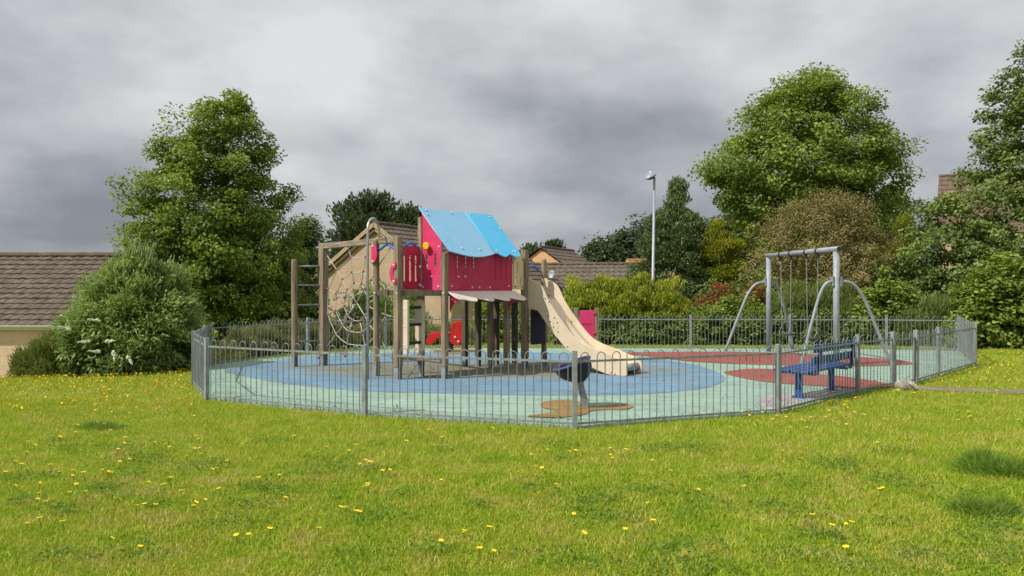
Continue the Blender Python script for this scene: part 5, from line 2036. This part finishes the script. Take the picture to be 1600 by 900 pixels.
# left: buddleia and the low mound beside it
bd = tree('buddleia_bush', 'large arching green bush with white flower spikes left of the fence', 'bush',
          [(398, 198, 232), (414, 168, 262), (434, 140, 286), (460, 116, 304), (490, 98, 320), (520, 92, 324), (550, 92, 322), (578, 100, 314)],
          15.9, 0.85, 430, 0.27, 125, 0.13, 0.037, 'leaf_bud', 205, 0.0, 0.05, style='arch', nl=50, flat=0.8, shell=0.40, jitter=0.11, trunk_top=0.6, parts=('foliage', 'stems'))
def panicle(c, dv, ln, r, parent):
    sd_ = dv.cross(Vector((0.3, 1, 0.2))).normalized()
    mbp = MB()
    for q in range(34):
        t = random.random()
        rr = r * (1 - t) ** 0.6 * (0.4 + 0.6 * min(1, t * 6))
        a = random.random() * 6.28
        p = c + dv * ln * (t - 0.5) + sd_ * rr * math.cos(a) + dv.cross(sd_) * rr * math.sin(a)
        mbp.ball(p, 0.010 + 0.006 * (1 - t), 5, 4)
    mbp.tube([c - dv * ln * .5, c + dv * ln * .5], [r * .6, 0.003], 6)
    mbp.build('flower_spike', M['bloom_white'], parent)


for px, py, an in ((147, 500, 0.9), (131, 534, 1.2), (172, 533, 1.0), (147, 549, 1.0), (178, 556, 2.9), (203, 563, 2.6), (100, 512, 0.6)):
    c = AT(px, py, 14.5)
    dv = Vector((math.sin(an) * (-1 if px < 160 else 1) * 0.9, -0.3, math.cos(an) * 0.4 - 0.15)).normalized()
    panicle(c, dv, 0.22, 0.032, bd)
fo = [o for o in bd.children if o.name.startswith('foliage')][0]
fv = np.empty(len(fo.data.vertices) * 3, np.float32)
fo.data.vertices.foreach_get('co', fv)
fv = fv.reshape(-1, 3)
score = fv[:, 2] * 1.0 + np.abs(fv[:, 0]) * 0.6 - 0.15 * fv[:, 1]
tops = fv[np.argsort(-score)[:1600:18]]
for p in tops:
    c = Vector(p) + bd.location - UP * 0.06
    dv = Vector((0.25 * p[0] + random.gauss(0, .15), random.gauss(0, .2), 0.9)).normalized()
    MB().tube([c, c + dv * 0.12, c + dv * 0.22 + Vector((dv.x * .05, 0, -.01))], [0.009, 0.013, 0.002], 5).build('seed_spike', M['bloom_green'], bd)
tree('low_shrub', 'low mounded feathery shrub between the left house and the big bush', 'shrub',
     [(524, 75, 135), (536, 48, 150), (555, 26, 158), (575, 14, 160), (592, 10, 160)],
     15.4, 0.8, 150, 0.20, 130, 0.12, 0.018, 'leaf_feather', 85, -0.25, 0.03, style='blade', nl=10, flat=0.8, shell=0.36, jitter=0.06, trunk_top=0.6, parts=('foliage', 'stems'))
# bed beyond the back-left railings
shrub('low_hedge', 'low grey-olive hedge beyond the back left railing', 'hedge', LN((345, 18.0), (410, 19.3), (475, 20.3), (540, 21.4)), [0.75, 0.80, 0.78, 0.72], 0.55, 230, 0.22, 150, 0.13, 0.02, 'leaf_lav', style='blade', stems=6)
shrub('low_hedge', 'low grey-olive hedge seen between the tower legs', 'hedge', LN((545, 22.0), (620, 22.3), (700, 22.4), (745, 22.4)), [0.62, 0.66, 0.66, 0.6], 0.55, 220, 0.22, 150, 0.13, 0.02, 'leaf_lav', style='blade', stems=6)
bd2 = shrub('buddleia_bush', 'green bush with pale blooms behind the rope net', 'bush', LN((530, 23.6), (580, 23.8), (665, 23.8)), [1.7, 1.95, 1.75], 0.8, 150, 0.28, 110, 0.14, 0.034, 'leaf_bud', style='arch', stems=14)
for _ in range(26):
    c = AT(random.uniform(512, 566), random.uniform(455, 522), 22.75 + random.uniform(-.1, .3))
    dv = Vector((random.gauss(0, 1), -0.3, random.gauss(0, 0.8))).normalized()
    panicle(c, dv, 0.24, 0.04, bd2)
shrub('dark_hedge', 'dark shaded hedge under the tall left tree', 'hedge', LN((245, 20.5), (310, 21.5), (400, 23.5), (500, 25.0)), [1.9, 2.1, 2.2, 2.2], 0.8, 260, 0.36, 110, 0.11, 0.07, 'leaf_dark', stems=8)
shrub('green_bush', 'bright green bush behind the right tower legs', 'bush', LN((735, 23.4), (780, 23.5), (838, 23.4)), [1.1, 1.35, 1.2], 0.7, 120, 0.28, 120, 0.09, 0.055, 'leaf_privet', stems=8, extra=-0.1)
# right of the slide
shrub('privet_hedge', 'yellow-green upright shrub mass right of the slide', 'hedge', LN((868, 23.2), (930, 23.3), (1010, 23.4), (1075, 23.4)), [1.8, 1.85, 1.98, 1.9], 0.95, 430, 0.25, 150, 0.115, 0.045, 'leaf_privet', stems=12, style='blade', shell=0.4, extra=0.14)
shrub('red_leaved_shrub', 'red-tinted shrub below the golden conifer', 'shrub', LN((1085, 24.2), (1140, 24.2), (1215, 24.2)), [1.62, 1.75, 1.78], 0.6, 150, 0.26, 120, 0.09, 0.05, 'leaf_red', stems=8)
shrub('green_bush', 'lime green bush in front of the red-tinted shrub', 'bush', LN((1075, 23.1), (1130, 23.1), (1205, 23.2)), [1.15, 1.40, 1.45], 0.6, 190, 0.28, 120, 0.10, 0.06, 'leaf_lime', stems=8)
shrub('feathery_hedge', 'feathery olive green hedge right behind the swings', 'hedge', LN((1195, 23.0), (1260, 23.1), (1345, 23.2)), [1.62, 1.78, 1.75], 0.75, 330, 0.27, 140, 0.17, 0.02, 'leaf_feather', style='blade', stems=8, shell=0.42)
shrub('green_bush', 'broad-leaved bright green bush right of the swing frame', 'bush', LN((1325, 22.6), (1385, 22.6), (1440, 22.7)), [1.6, 1.95, 1.8], 0.7, 230, 0.28, 110, 0.12, 0.085, 'leaf_lime', stems=8, extra=0.10)
shrub('feathery_hedge', 'feathery green hedge above the far right fence corner', 'hedge', LN((1400, 22.1), (1460, 22.1), (1510, 22.2)), [1.35, 1.5, 1.45], 0.6, 170, 0.26, 140, 0.17, 0.02, 'leaf_feather', style='blade', stems=8)
shrub('green_bush', 'large broad-leaved green bush at the right edge beyond the lawn', 'bush', LN((1485, 21.6), (1560, 21.3), (1650, 21.0), (1760, 20.8)), [1.9, 2.35, 2.5, 2.5], 1.0, 460, 0.34, 110, 0.13, 0.095, 'leaf_lime', stems=14, extra=0.05)
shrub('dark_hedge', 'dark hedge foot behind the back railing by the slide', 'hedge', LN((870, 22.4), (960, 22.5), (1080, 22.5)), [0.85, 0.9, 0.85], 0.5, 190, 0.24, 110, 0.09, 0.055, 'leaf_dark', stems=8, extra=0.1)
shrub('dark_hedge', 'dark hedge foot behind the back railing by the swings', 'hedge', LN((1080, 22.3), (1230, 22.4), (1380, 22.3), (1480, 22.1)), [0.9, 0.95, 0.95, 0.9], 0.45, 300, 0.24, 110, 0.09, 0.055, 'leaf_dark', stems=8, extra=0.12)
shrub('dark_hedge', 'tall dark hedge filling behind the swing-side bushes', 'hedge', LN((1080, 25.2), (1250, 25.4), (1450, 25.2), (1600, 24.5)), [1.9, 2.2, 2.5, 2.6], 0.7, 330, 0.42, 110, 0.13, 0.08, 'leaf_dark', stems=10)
